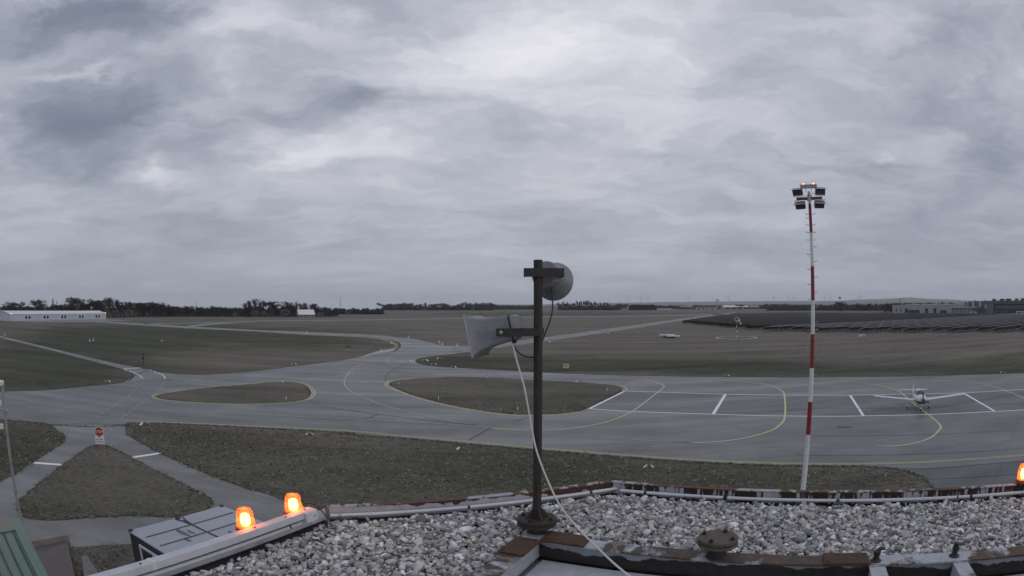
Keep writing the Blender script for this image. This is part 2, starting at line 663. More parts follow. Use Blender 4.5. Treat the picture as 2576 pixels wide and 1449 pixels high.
def sheet(name, xy, z, mat, parent=None, green=None, kind='structure'):
    n = len(xy)
    vv = [Vector((p[0], p[1], z)) for p in xy]
    tris = tessellate_polygon([[Vector((p[0], p[1], 0)) for p in xy]])
    fs = []
    for t in tris:
        c = (vv[t[1]] - vv[t[0]]).cross(vv[t[2]] - vv[t[0]]).z
        if abs(c) > 1e-9:
            fs.append(t if c > 0 else t[::-1])
    me = bpy.data.meshes.new(name)
    me.from_pydata(vv, [], fs)
    me.materials.append(mat)
    if green is not None:
        a = me.attributes.new('green', 'FLOAT', 'POINT')
        a.data.foreach_set('value', [green] * len(me.vertices))
    o = bpy.data.objects.new(name, me)
    col.objects.link(o)
    o.parent = parent
    if kind:
        o['kind'] = kind
    return o


def ribbon(name, xy, width, z, mat, parent=None, off=0.0):
    """painted line of constant width along ground points"""
    P = [Vector((p[0], p[1])) for p in xy]
    P = [p for i, p in enumerate(P) if i == 0 or (p - P[i - 1]).length > 1e-4]
    vv, fs = [], []
    for i, p in enumerate(P):
        t = (P[min(i + 1, len(P) - 1)] - P[max(i - 1, 0)]).normalized()
        nrm = Vector((-t.y, t.x))
        for sgn in (-1, 1):
            w = p + nrm * (off + sgn * width / 2)
            vv.append((w.x, w.y, z))
    for i in range(len(P) - 1):
        fs.append((2 * i, 2 * i + 2, 2 * i + 3, 2 * i + 1))
    me = bpy.data.meshes.new(name)
    me.from_pydata(vv, [], fs)
    me.update()
    if len(me.polygons) and me.polygons[0].normal.z < 0:
        me.flip_normals()
    me.materials.append(mat)
    o = bpy.data.objects.new(name, me)
    col.objects.link(o)
    o.parent = parent
    return o


def gnd(pts):
    return [G(x, y)[:2] for x, y in pts]


def gs(pts, sub=8, closed=False):
    return gnd(spline(pts, sub, closed))


def text_mesh(name, body, size, mat, parent, loc, rot, align='CENTER', depth=.004):
    cu = bpy.data.curves.new(name, 'FONT')
    cu.body = body
    cu.size = size
    cu.align_x = align
    cu.align_y = 'CENTER'
    cu.extrude = depth
    tmp = bpy.data.objects.new(name, cu)
    col.objects.link(tmp)
    dg = bpy.context.evaluated_depsgraph_get()
    me = bpy.data.meshes.new_from_object(tmp.evaluated_get(dg))
    bpy.data.objects.remove(tmp)
    me.materials.clear()
    me.materials.append(mat)
    o = link_mesh(name, me, parent, loc)
    o.rotation_euler = rot
    return o


# ------------------------------------------------------------------ the airfield ground
A1DIR = R(-25.5)                              # apron, tower roof and hall share these axes
eR = Vector((math.cos(A1DIR), math.sin(A1DIR)))
eT = Vector((-math.sin(A1DIR), math.cos(A1DIR)))
GREEN_SPOTS = [  # where the turf is green rather than dry: picture position, reach, strength
    (300, 850, 330, 40, .75), (150, 930, 300, 60, .65), (800, 860, 200, 30, .45), (600, 835, 250, 16, .5),
    (1500, 915, 500, 22, .6), (2100, 930, 700, 16, .75), (1150, 915, 130, 26, .5), (60, 1120, 160, 70, .2),
    (420, 1110, 180, 60, .2), (1400, 790, 380, 7, .55), (2576, 930, 200, 20, .5), (280, 1220, 260, 90, .35), (1000, 1190, 900, 110, .38), (1900, 1230, 700, 70, .35), (60, 1150, 300, 160, .25)]


def green_at(px, py):
    g = .12
    for x, y, rx, ry, s in GREEN_SPOTS:
        g += s * math.exp(-((px - x) / rx) ** 2 - ((py - y) / ry) ** 2)
    return g


def to_px(x, y, z):
    z -= H
    c, n = math.cos(PITCH), math.sin(PITCH)
    a = y * c + z * n
    b = -y * n + z * c
    th = math.acos(max(-1, min(1, a / math.sqrt(x * x + a * a + b * b))))
    r = th / K1
    for _ in range(5):
        r -= (K1 * r + K3 * r ** 3 - th) / (K1 + 3 * K3 * r * r)
    rr = math.hypot(x, b)
    return 1288 + 1288 * x * r / rr, 724.5 - 1288 * b * r / rr


rads = [0.0]
r_ = 4.0
while r_ < 11900:
    rads.append(r_)
    r_ *= 1.045
NS = 240
vv, gg = [(0, 0, 0)], [.3]
for r_ in rads[1:]:
    for k in range(NS):
        a = 2 * math.pi * k / NS
        x, y = r_ * math.sin(a), r_ * math.cos(a)
        az_ = math.degrees(math.atan2(x, y))
        w_ = min(1, max(0, (-3 - az_) / 9)) if az_ > -140 else max(0, (az_ + 175) / 35)
        w_ = w_ * w_ * (3 - 2 * w_)
        vv.append((x, y, -max(0, r_ - 1150) * .0135 * w_))      # the land falls away beyond the left wood
        if y > .2 * abs(x):
            gg.append(green_at(*to_px(x, y, 0)))
        else:
            gg.append(.35)
ff = [(0, 1 + (k + 1) % NS, 1 + k) for k in range(NS)]
for i in range(len(rads) - 2):
    o = 1 + i * NS
    for k in range(NS):
        ff.append((o + k, o + (k + 1) % NS, o + NS + (k + 1) % NS, o + NS + k))
me = bpy.data.meshes.new('ground')
me.from_pydata(vv, [], ff)
bm = bmesh.new()
bm.from_mesh(me)
bmesh.ops.recalc_face_normals(bm, faces=bm.faces)
bm.to_mesh(me)
bm.free()
if me.polygons[0].normal.z < 0:
    me.flip_normals()
me.materials.append(GRASS)
a = me.attributes.new('green', 'FLOAT', 'POINT')
a.data.foreach_set('value', gg)
ground = bpy.data.objects.new('ground', me)
col.objects.link(ground)
ground['kind'] = 'structure'

# --- asphalt: taxiways and apron as one sheet, grass islands lie on it
S = seg
up_left = S(0, 0, [(-500, 1062), (0, 1045), (440, 1030), (800, 1000), (1085, 972), (1210, 955), (1270, 930), (1345, 885), (1500, 840),
                   (1820, 866), (2060, 873), (2300, 860), (2576, 834)]) + \
    S(1, 0, [(400, 785), (800, 735), (1070, 690), (1200, 668), (1380, 640), (1430, 610), (1452, 580), (1430, 545), (1350, 522)])
far_edge = S(1, 0, [(1350, 487), (1600, 515), (1750, 550), (1850, 575), (1950, 583), (2160, 583)])
wedge = S(1, 0, [(2420, 602), (2170, 641), (1850, 679), (1680, 702), (1622, 722), (1622, 745), (1670, 768), (1800, 789), (1990, 801),
                 (2576, 832)]) + S(2, 0, [(200, 846), (700, 866), (1400, 886), (2576, 898)]) + \
    S(3, 0, [(400, 898), (850, 895), (1500, 888), (2576, 855), (3200, 825)])
near_edge = S(3, 1, [(3300, 500), (2300, 600), (1660, 580), (1625, 520), (1560, 455), (1440, 402), (1300, 370), (1000, 346), (450, 342),
                     (0, 336)]) + S(2, 1, [(2000, 313), (1300, 267), (600, 211), (0, 159)]) + \
    S(1, 1, [(2000, 106), (1500, 63), (830, 14)]) + S(1, 0, [(1000, 1461), (500, 1432), (0, 1407)]) + \
    S(0, 0, [(2300, 1392), (1700, 1364), (1300, 1357)]) + S(0, 0, [(1262, 1385), (900, 1395), (520, 1380), (400, 1356), (60, 1327), (0, 1322), (-500, 1300)])
outline = gnd(spline(up_left, 4)) + gnd(spline(far_edge, 4)) + gnd(spline(wedge, 4)) + gnd(near_edge)
apron = sheet('apron', outline, .004, ASPH)
SURF = {'apron': outline}

far_taxi = S(0, 0, [(350, 322), (700, 338), (840, 341), (1000, 346), (1450, 377), (2000, 411), (2576, 439)]) + \
    S(1, 0, [(500, 471), (1000, 492), (1360, 524)])
far_taxi_b = S(1, 0, [(1360, 486), (1000, 462), (500, 440), (0, 421)]) + S(0, 0, [(1950, 388), (1450, 358), (1000, 333), (350, 310)])
sheet('taxiway', gnd(spline(far_taxi, 3)) + gnd(spline(far_taxi_b, 3)), .008, ASPH_PATH)
sheet('hangar_forecourt', gnd(S(0, 0, [(100, 330), (330, 346), (840, 344), (1340, 324), (1060, 312), (60, 312)])), .012, ASPH_PATH)
diag_lo = S(1, 0, [(1980, 640), (2170, 641), (2420, 602)]) + S(2, 0, [(30, 577), (200, 553), (600, 500), (1000, 440), (1700, 329), (2070, 274), (2250, 250)])
diag_up = S(2, 0, [(2250, 244), (2070, 262), (1700, 308), (1000, 405), (600, 461), (200, 510), (0, 541)]) + S(1, 0, [(2300, 570), (2160, 583), (1980, 590)])
sheet('taxiway', gnd(diag_lo) + gnd(diag_up), .008, ASPH_PATH)
path_lo = S(0, 0, [(-300, 435), (0, 500), (280, 570), (560, 640), (1060, 770), (1240, 820), (1330, 862), (1345, 890), (1300, 935)])
path_up = S(0, 0, [(1830, 872), (1650, 858), (1520, 826), (1200, 765), (600, 625), (300, 552), (0, 478), (-300, 415)])
path_xy = gnd(path_lo) + gnd(path_up)
sheet('path', path_xy, .008, ASPH_PATH)
# runway and side tracks far out
runway_c = S(0, 0, [(1450, 362), (2576, 338)]) + S(1, 0, [(0, 331), (1000, 322), (2100, 304)]) + S(2, 0, [(60, 293), (1000, 285), (1450, 279), (2300, 262)])
sheet('runway', gnd([(x, y - .9) for x, y in runway_c] + [(x, y + .9) for x, y in runway_c[::-1]]), .008, ASPH_PATH)
sheet('path', gnd(S(0, 0, [(1830, 386), (2050, 360), (2345, 341), (2400, 346), (2150, 368), (1930, 392)])), .012, ASPH_PATH)
sheet('path', gnd(S(1, 0, [(1060, 276), (0, 300), (0, 304), (1060, 281)])), .012, M('pale_track', (.11, .10, .085), .9))

# fork of service roads below the apron
yroad = S(0, 0, [(520, 1374), (900, 1372), (1262, 1376)]) + S(0, 1, [(1290, 20), (1340, 60), (1600, 200), (2000, 385), (2300, 500), (2576, 598)]) + \
    S(1, 1, [(150, 642), (420, 740), (900, 1000), (300, 1300)]) + S(0, 1, [(2000, 1200), (1320, 1128), (1000, 1142), (700, 1165), (300, 1180), (-200, 1200), (-400, 700)]) + \
    S(0, 1, [(0, 510), (100, 452), (300, 322), (500, 190), (612, 120), (656, 72), (648, 42), (600, 2)])
yroad_xy = gnd(yroad)
fork = sheet('service_road', yroad_xy, .008, ASPH_PATH)
SURF['yroad'] = yroad_xy
SURF['path'] = path_xy
sheet('forecourt', gnd(S(3, 1, [(1420, 380), (2000, 340), (2576, 292), (3300, 230), (3500, 700), (1670, 640), (1640, 560), (1560, 458)])), .008, ASPH_DARK)

# --- grass islands: low crowned turf
ISL = {
    'left': (S(0, 0, [(1585, 1093), (1625, 1072), (1750, 1050), (2100, 1005), (2576, 966)]) +
             S(1, 0, [(100, 949), (270, 945), (380, 951), (450, 966), (508, 1000), (540, 1045), (528, 1088), (470, 1122), (350, 1143), (200, 1154), (0, 1161)]) +
             S(0, 0, [(2300, 1160), (2000, 1148), (1750, 1130), (1625, 1114)]), .22),
    'right': (S(1, 0, [(1350, 972), (1390, 938), (1600, 914), (1830, 900), (2000, 893), (2320, 901), (2576, 912)]) +
              S(2, 0, [(280, 930), (650, 950), (900, 970), (1050, 987), (1095, 1010), (1100, 1030), (1050, 1062), (900, 1132), (740, 1208),
                       (640, 1242), (450, 1264), (200, 1271), (0, 1266)]) +
              S(1, 0, [(2300, 1236), (2000, 1184), (1700, 1112), (1500, 1046), (1395, 1000)]), .42),
    'fork': (S(0, 1, [(870, 172), (920, 143), (970, 135), (1050, 139), (1110, 155), (1310, 256), (1600, 412), (1750, 482), (2060, 645),
                      (2118, 690), (2110, 740), (2040, 792), (1880, 835), (1730, 852), (1300, 840), (900, 858), (550, 885), (350, 872),
                      (235, 848), (192, 790), (196, 715), (250, 650), (620, 345), (740, 265)]), .45)}
islands = {}
for k, (pts, gr) in ISL.items():
    xy = [np.array(p) for p in gnd(spline(pts, 4, True))]
    c = sum(xy) / len(xy)
    vv_, n = [], len(xy)
    for s, z in ((1.0, .010), (.985, .05), (.93, .085), (.6, .12)):
        vv_ += [(*(c + (p - c) * s), z) for p in xy]
    vv_.append((c[0], c[1], .13))
    fs = []
    for i in range(3):
        fs += [(i * n + j, i * n + (j + 1) % n, (i + 1) * n + (j + 1) % n, (i + 1) * n + j) for j in range(n)]
    fs += [(3 * n + j, 3 * n + (j + 1) % n, 4 * n) for j in range(n)]
    me = bpy.data.meshes.new('grass_island')
    me.from_pydata(vv_, [], fs)
    bm = bmesh.new()
    bm.from_mesh(me)
    bmesh.ops.recalc_face_normals(bm, faces=bm.faces)
    bm.to_mesh(me)
    bm.free()
    if sum(p.normal.z for p in me.polygons) < 0:
        me.flip_normals()
    me.materials.append(GRASS)
    at = me.attributes.new('green', 'FLOAT', 'POINT')
    at.data.foreach_set('value', [gr] * len(me.vertices))
    o = bpy.data.objects.new('grass_island', me)
    col.objects.link(o)
    o['kind'] = 'structure'
    islands[k] = (pts, xy)

# resurfaced strip of the parking stands
bay = S(2, 0, [(785, 1216), (1132, 1040), (1470, 1050), (2150, 1072), (2576, 1078)]) + S(3, 0, [(400, 1081), (830, 1081), (1300, 1072), (1970, 1058), (2576, 1022), (3000, 992), (3000, 1198), (2576, 1226), (2290, 1241), (1630, 1271), (970, 1286), (600, 1290)]) + \
    S(2, 0, [(2576, 1284), (2020, 1269), (1210, 1241)])
sheet('parking_bay', gnd(bay), .008, mat_asphalt('asphalt_bay', .088, (1.0, 1.0, 1.02), .46), apron, kind=None)

# --- painted lines, children of the apron
LZ = .016


def line(name, pts, w, mat, z=LZ, parent=apron, smooth=True, off=0.0):
    w *= 1.0 if mat is TAR else 1.35 if mat is PAINT_W else 1.1
    xy = gs(pts, 6) if smooth else gnd(pts)
    return ribbon(name, xy, w, z, mat, parent, off)


# stands
wU = S(2, 0, [(1132, 1037), (1470, 1048), (2150, 1070), (2576, 1076)]) + S(3, 0, [(400, 1079), (830, 1079), (1300, 1070), (1970, 1056), (2576, 1020), (3000, 990)])
wL = S(2, 0, [(775, 1216), (1210, 1243), (2020, 1271), (2576, 1286)]) + S(3, 0, [(600, 1292), (970, 1288), (1630, 1273), (2290, 1243), (2576, 1228), (3000, 1200)])
line('white_line', wU, .22, PAINT_W)
line('white_line', wL, .22, PAINT_W)
line('white_line', S(2, 0, [(1130, 1040), (780, 1215)]), .25, PAINT_W, smooth=False)
line('white_line', S(2, 0, [(2147, 1071), (2024, 1270)]), .28, PAINT_W, smooth=False)
line('white_line', S(3, 0, [(826, 1080), (960, 1287)]), .25, PAINT_W, smooth=False)
line('white_line', S(3, 0, [(1970, 1060), (2285, 1243)]), .25, PAINT_W, smooth=False)
# lead-in curves
YZ = LZ + .004
line('yellow_line', S(2, 0, [(-200, 1415), (0, 1427), (300, 1432), (600, 1414), (900, 1362), (1080, 1303), (1210, 1243), (1340, 1148), (1470, 1046), (1526, 1000),
                             (1522, 980), (1440, 946), (1300, 922), (1170, 911), (1040, 906)]), .17, PAINT_Y, YZ)
line('faded_line', S(2, 0, [(300, 885), (650, 898), (1040, 906)]), .15, PAINT_YF, YZ)
line('yellow_line', S(2, 0, [(2120, 933), (2250, 937), (2420, 952), (2576, 974)]) + S(3, 0, [(100, 1011), (150, 1045), (165, 1080), (174, 1200), (168, 1300), (148, 1350), (80, 1410), (0, 1447)]) +
     S(2, 1, [(2400, 50), (2200, 85), (2000, 103), (1800, 107), (1610, 100)]), .20, PAINT_Y, YZ)
line('faded_line', S(2, 1, [(290, 5), (900, 60), (1610, 100), (2576, 140)]) + S(3, 1, [(350, 145), (800, 145), (1200, 147), (1400, 139), (2000, 106), (2576, 70), (3000, 40)]), .13, PAINT_WF, YZ)
line('yellow_line', S(3, 0, [(530, 940), (700, 940), (900, 951), (1100, 978), (1250, 1014), (1330, 1050), (1420, 1125), (1500, 1190), (1600, 1265), (1690, 1337), (1733, 1385), (1735, 1415), (1705, 1449)]) +
     S(3, 1, [(1650, 50), (1550, 92), (1400, 128), (1250, 142), (1100, 145)]), .19, PAINT_Y, YZ)
line('yellow_line', S(3, 0, [(1660, 928), (1900, 934), (2100, 955), (2300, 1000), (2400, 1040), (2576, 1110), (2800, 1230)]), .18, PAINT_Y, YZ)
line('faded_line', S(3, 0, [(2460, 905), (2800, 890)]), .18, PAINT_YF, YZ)
# taxi centrelines, worn pale
cl = S(1, 0, [(1075, 765), (1000, 800), (935, 848), (903, 900), (886, 940), (918, 1010), (1010, 1072), (1200, 1150), (1310, 1190), (1700, 1285), (2000, 1345), (2300, 1388), (2500, 1408)])
line('faded_line', cl, .16, PAINT_YF, YZ)
line('faded_line', S(1, 0, [(1195, 765), (1080, 800), (965, 848), (906, 888)]), .14, PAINT_YF, YZ + .004)
line('faded_line', S(1, 0, [(1395, 690), (1335, 710), (1315, 733), (1345, 757), (1420, 780), (1600, 805), (1770, 825)]), .15, PAINT_YF, YZ)
line('faded_line', S(0, 0, [(300, 1205), (900, 1213), (1390, 1230), (2000, 1250), (2576, 1275)]) + S(1, 0, [(640, 1305), (1300, 1335), (2000, 1378), (2576, 1422)]), .14, PAINT_YF, YZ + .004)
line('faded_line', S(0, 0, [(1640, 985), (2000, 945), (2576, 880)]) + S(1, 0, [(500, 800), (1000, 740), (1300, 710)]), .10, PAINT_YF, YZ + .008)
# joints
for pts in ([(1512, 770), (1440, 795), (1370, 830), (1315, 875), (1298, 915), (1312, 948)], [(930, 1228), (1180, 1268)], [(1180, 1270), (1235, 1272), (1800, 1338), (2500, 1400)], [(1090, 1322), (1235, 1272)],
            [(1340, 840), (1500, 850), (1640, 868)], [(2290, 1449), (2370, 1405)], [(180, 860), (560, 872)], [(600, 1180), (880, 1230)]):
    line('seam', S(1, 0, pts), .10, TAR, YZ + .012)
line('seam', S(1, 1, [(2140, 84), (2290, 0)]), .09, TAR, YZ + .012)
line('seam', S(2, 0, [(0, 1345), (180, 1300)]), .09, TAR, YZ + .012)
line('seam', S(2, 0, [(1080, 975), (1180, 925)]), .09, TAR, YZ + .012)
line('seam', S(0, 0, [(520, 1372), (900, 1371), (1262, 1374)]), .22, TAR, YZ)
line('seam', S(3, 1, [(1300, 368), (1600, 370), (2000, 340), (2576, 292)]), .14, TAR, YZ)
line('seam', S(0, 0, [(1210, 962), (1500, 945), (2000, 905), (2576, 850)]) + S(1, 0, [(300, 815)]), .12, TAR, YZ)
for t_ in (38.5, 42.0, 49.5, 57.0, 72.0, 90.0):      # paving joints along the apron
    pj = [(eR * s_ + eT * t_) for s_ in np.arange(2, 46, 4.0)]
    xyj = [(v.x + random.gauss(0, .03), v.y + random.gauss(0, .03)) for v in pj]
    ribbon('seam', xyj, .07, LZ + .012, TAR, apron)
EDGE_DARK = M('dark_edge_strip', (.045, .040, .034), .95, var=.4, scale=3)  # dark brown strips drawn along the borders between grass and asphalt
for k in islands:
    ribbon('dark_edge', [tuple(q_) for q_ in islands[k][1]] + [tuple(islands[k][1][0])], .30, .0125, EDGE_DARK, apron)
ribbon('dark_edge', gnd(near_edge[2:]), .30, .0125, EDGE_DARK, apron)
ribbon('dark_edge', gnd(spline(wedge[:-1], 4)), .45, .0125, EDGE_DARK, apron)
ribbon('dark_edge', gnd(spline(up_left[1:22], 4)), .40, .0125, EDGE_DARK, apron)
ribbon('dark_edge', gnd(path_lo[1:]), .30, .0125, EDGE_DARK, apron)
ribbon('dark_edge', gnd(path_up[:-1]), .30, .0125, EDGE_DARK, apron)
ribbon('dark_edge', gnd(yroad[2:9]), .22, .0125, EDGE_DARK, fork)
ribbon('dark_edge', gnd(yroad[-7:]), .22, .0125, EDGE_DARK, fork)
# near edge: twin yellow line
ny = S(0, 0, [(1240, 1328), (1700, 1350), (2576, 1390)]) + S(1, 0, [(500, 1413), (1000, 1440)]) + S(1, 1, [(1500, 40), (2000, 83), (2576, 135)]) + \
    S(2, 1, [(600, 184), (1300, 241), (2000, 285), (2576, 308)]) + S(3, 1, [(450, 317), (1000, 315), (1300, 309), (1800, 287), (2576, 229), (3000, 195)])
line('yellow_line', ny, .10, PAINT_Y)
line('yellow_line', ny, .10, PAINT_Y, off=-.28)
fy = S(0, 0, [(-200, 1048), (0, 1040), (440, 1028), (800, 998), (1085, 970), (1210, 960)])
line('faded_line', fy, .14, PAINT_YF, off=-.5)
# twin yellow outlines round the islands
for k, mat_, w in (('left', PAINT_Y, .16), ('right', PAINT_Y, .18)):
    pts = islands[k][0]
    if k == 'left':
        xy = [tuple(p) for p in islands[k][1]]
        xy = xy + xy[:2]
        offs = (.35, .75)
    else:
        i0 = len(pts)
        sub = pts[-5:] + [pts[0], pts[1]]
        sub = S(2, 0, [(640, 1244), (450, 1266), (200, 1273), (0, 1268)]) + sub + [pts[2]]
        xy = gs(sub, 6)
        offs = (.35, .78)
    A_ = np.array(xy)
    for q_ in offs:
        ribbon('yellow_line', xy, w, LZ, mat_, apron, q_ if k == 'right' else (q_ if True else -q_))
for o_ in (-.3, .3):
    line('yellow_line', S(2, 0, [(1055, 978), (1095, 990), (1125, 1010), (1132, 1032)]), .15, PAINT_Y, off=o_)
    line('yellow_line', S(1, 0, [(1280, 515), (1390, 545), (1440, 580), (1420, 605), (1340, 640), (1200, 668), (1070, 697)]), .16, PAINT_Y, off=o_ - .7)
    line('yellow_line', S(1, 0, [(1590, 722), (1562, 737), (1580, 752), (1610, 760)]), .16, PAINT_Y, off=o_)


def dashes(pts, w, mat, ln, gap):
    xy = [Vector(p) for p in gs(pts, 12)]
    acc, cur, on = 0.0, [xy[0]], True
    for a_, b_ in zip(xy, xy[1:]):
        L = (b_ - a_).length
        pos = 0.0
        while pos < L:
            need = (ln if on else gap) - acc
            stp = min(need, L - pos)
            pos += stp
            acc += stp
            p = a_ + (b_ - a_) * (pos / L)
            if on:
                cur.append(p)
            if acc >= (ln if on else gap) - 1e-6:
                if on and len(cur) > 1:
                    ribbon('dash', cur, w, LZ + .012, mat, apron)
                on = not on
                acc = 0.0
                cur = [p]
    return


dashes(S(0, 0, [(1250, 824), (1330, 846), (1400, 880), (1440, 915)]), .30, PAINT_W, 1.6, .8)
dashes(S(0, 0, [(1500, 825), (1600, 856), (1648, 885), (1665, 922)]), .30, PAINT_W, 1.6, .8)
dashes(S(0, 0, [(1442, 945), (1330, 1055), (1200, 1145), (1080, 1235), (985, 1305), (940, 1345)]), .20, PAINT_WF, 1.3, 1.0)
dashes(S(0, 0, [(1660, 935), (1590, 1040), (1480, 1120), (1350, 1215), (1230, 1310), (1185, 1368)]), .20, PAINT_WF, 1.3, 1.0)
dashes(S(0, 0, [(1130, 1410), (1070, 1455)]), .16, PAINT_WF, .9, .7)
line('stop_bar', S(0, 0, [(1240, 815), (1410, 803)]), .45, PAINT_W, smooth=False)
line('stop_bar', S(0, 1, [(1325, 258), (1628, 212)]), .36, PAINT_W, smooth=False)
line('stop_bar', S(0, 1, [(345, 311), (630, 331)]), .36, PAINT_W, smooth=False)
# wet pale gravel shoulder beside the far curve
sheet('gravel_shoulder', gs(S(1, 0, [(1075, 690), (1130, 665), (1250, 628), (1370, 612), (1400, 625), (1330, 648), (1200, 672)]), 4, True), .012, M('pale_gravel', (.33, .33, .34), .8, var=.35, scale=1.5))
# drain covers and repaired patches on the apron
for x, y, w_, d_, n_ in ((2123, 1074.5, 1.5, .6, 'drain_cover'),):
    p = G(x, y)
    tag(MB().box((0, 0, 0), (w_, d_, .012)).build(n_, DKSTEEL, None, loc=(p.x, p.y, .012), rz=A1DIR), 'dark rectangular drain cover set in the apron below the white stand line', 'drain cover')
for x, y, r1 in ((2246, 1022, .75), (2380, 1017, .55)):
    p = G(x, y)
    tag(MB().lathe([(r1, -.005), (r1, .008), (r1 * .8, .010)], 20).build('manhole_cover', M('pale_iron', (.17, .175, .18), .6), None, loc=(p.x, p.y, .012)),
        'round pale cover flush in the apron under the aircraft\'s %s wing in the picture' % ('left' if x < 2300 else 'right'), 'manhole cover', 'round covers under the aircraft')

# --- turf near the tower: tufts of blades
def inside(P, poly):
    x, y = P[:, 0], P[:, 1]
    poly = np.array([(p[0], p[1]) for p in poly])
    c = np.zeros(len(P), bool)
    j = len(poly) - 1
    for i in range(len(poly)):
        xi, yi = poly[i]
        xj, yj = poly[j]
        with np.errstate(divide='ignore', invalid='ignore'):
            t = ((yi > y) != (yj > y)) & (x < (xj - xi) * (y - yi) / (yj - yi + 1e-12) + xi)
        c ^= t
        j = i
    return c


NT = 90000
rr = np.sqrt(rng.uniform(16 ** 2, 75 ** 2, NT))
az = rng.uniform(R(-58), R(58), NT)
P = np.column_stack([rr * np.sin(az), rr * np.cos(az)])
hard = inside(P, SURF['apron']) | inside(P, SURF['yroad']) | inside(P, SURF['path'])
isl = np.zeros(NT, bool)
for k in islands:
    cc_ = sum(islands[k][1]) / len(islands[k][1])
    isl |= inside(P, [cc_ + (p - cc_) * .99 for p in islands[k][1]])
keep = (~hard) | isl
keep &= ~inside(P, gnd(S(3, 1, [(1420, 380), (2000, 340), (2576, 292), (3300, 230), (3500, 700), (1670, 640), (1640, 560), (1560, 458)])))
clump = np.sin(P[:, 0] * 1.9 + 3 * np.sin(P[:, 1] * .7)) * np.sin(P[:, 1] * 2.3 + 2 * np.sin(P[:, 0] * .9))
keep &= rng.uniform(0, 1, NT) < .45 + .45 * clump
P = P[keep]
z0 = np.where(isl[keep], .08, 0)
edge = []
for poly in [gnd(near_edge[2:]), gnd(yroad[2:9]), gnd(yroad[-7:])] + [[tuple(q_) for q_ in islands[k][1]] for k in islands]:
    for a_, b_ in zip(poly, poly[1:]):
        L_ = math.hypot(b_[0] - a_[0], b_[1] - a_[1])
        for k in range(int(L_ / .10)):
            t_ = random.random()
            edge.append((a_[0] + (b_[0] - a_[0]) * t_ + random.gauss(0, .13), a_[1] + (b_[1] - a_[1]) * t_ + random.gauss(0, .13)))
edge = np.array(edge)
edge = edge[(np.hypot(edge[:, 0], edge[:, 1]) < 95) & (np.hypot(edge[:, 0], edge[:, 1]) > 15)]
P = np.vstack([P, edge])
z0 = np.concatenate([z0, np.full(len(edge), .02)])
n = len(P)
nb = 4
a0 = rng.uniform(0, 6.28, (n, nb))
hgt = rng.uniform(.03, .13, (n, nb)) * rng.uniform(.6, 1.25, (n, 1))
lean = rng.uniform(.08, .30, (n, nb))
wid = rng.uniform(.018, .055, (n, nb))
bx = P[:, None, 0] + rng.normal(0, .05, (n, nb))
by = P[:, None, 1] + rng.normal(0, .05, (n, nb))
ca, sa = np.cos(a0), np.sin(a0)
zz = np.broadcast_to(z0[:, None], bx.shape)
v0 = np.stack([bx - sa * wid, by + ca * wid, zz - .01], -1)
v1 = np.stack([bx + sa * wid, by - ca * wid, zz - .01], -1)
v2 = np.stack([bx + ca * lean, by + sa * lean, zz + hgt], -1)
V = np.stack([v0, v1, v2], 2).reshape(-1, 3)
nf = n * nb
me = bpy.data.meshes.new('grass')
me.vertices.add(nf * 3)
me.vertices.foreach_set('co', V.ravel())
me.loops.add(nf * 3)
me.loops.foreach_set('vertex_index', np.arange(nf * 3))
me.polygons.add(nf)
me.polygons.foreach_set('loop_start', np.arange(nf) * 3)
me.polygons.foreach_set('loop_total', np.full(nf, 3))
me.update()
tint = rng.uniform(0, 1, (n, 1)) ** 1.15
ct = (np.array([.055, .060, .036]) * (1 - tint) + np.array([.34, .315, .235]) * tint) * rng.uniform(.6, 1.2, (n, 1))
ca_ = me.color_attributes.new('tint', 'FLOAT_COLOR', 'POINT')
ca_.data.foreach_set('color', np.repeat(np.column_stack([ct, np.ones(n)]), nb * 3, axis=0).ravel())
me.materials.append(mat_attr('grass_blades', 'tint', 1.0, .9, 3.0))
o = bpy.data.objects.new('grass', me)
col.objects.link(o)
tag(o, 'short dry winter grass tufts on the turf round the apron', 'grass', kind='stuff')


# ------------------------------------------------------------------ the tower roof in front of the camera
def st(s, t, dz=0.0):
    v = eR * s + eT * t
    return Vector((v.x, v.y, H + dz))


def to_st(p):
    return p.x * eR.x + p.y * eR.y, p.x * eT.x + p.y * eT.y


ZG, ZT = -1.60, -1.50         # gravel and rail top, below the camera
S_A, T_R, S_L = -1.339, 4.735, -2.99
T_B = S_L + 6.074             # where the slanted edge meets the left edge
deck = [(S_L - .02, T_B), (S_A - .008, T_R + .02), (6.5, T_R + .02), (8.2, 3.0), (8.2, -4.5), (S_L - .02, -4.5)]
TOWER_WALL = M('tower_render', (.52, .52, .50), .8, var=.1, scale=1.0)
tower = thing('tower_building', 'control tower building with the pebble covered roof in the foreground', 'building', st(2, 0, -H), A1DIR)


def tl(s, t, dz):             # tower-local coordinates
    return (s - 2, t, H + dz)


MB().prism([(s - 2, t) for s, t in deck], 0, H - 1.73).build('wall', TOWER_WALL, tower)
ledge = [(S_L - .02, -4.5), (-1.5, -4.5), (-1.5, 3.49), (6.5, 3.49), (6.5, T_R + .02), (S_A - .008, T_R + .02), (S_L - .02, T_B)]
MB().prism([(s - 2, t) for s, t in ledge], H - 1.728, H + ZG - .018).build('roof_deck', FELT, tower)
for k in range(5):            # windows of the storey below
    wf = MB().box((-2.2 + 1.9 * k, T_R + .05, 9.0), (1.5, .06, 1.5)).build('window', GALV, tower)
    MB().box((-2.2 + 1.9 * k, T_R + .085, 9.0), (1.36, .02, 1.36)).build('pane', GLASS_D, wf)

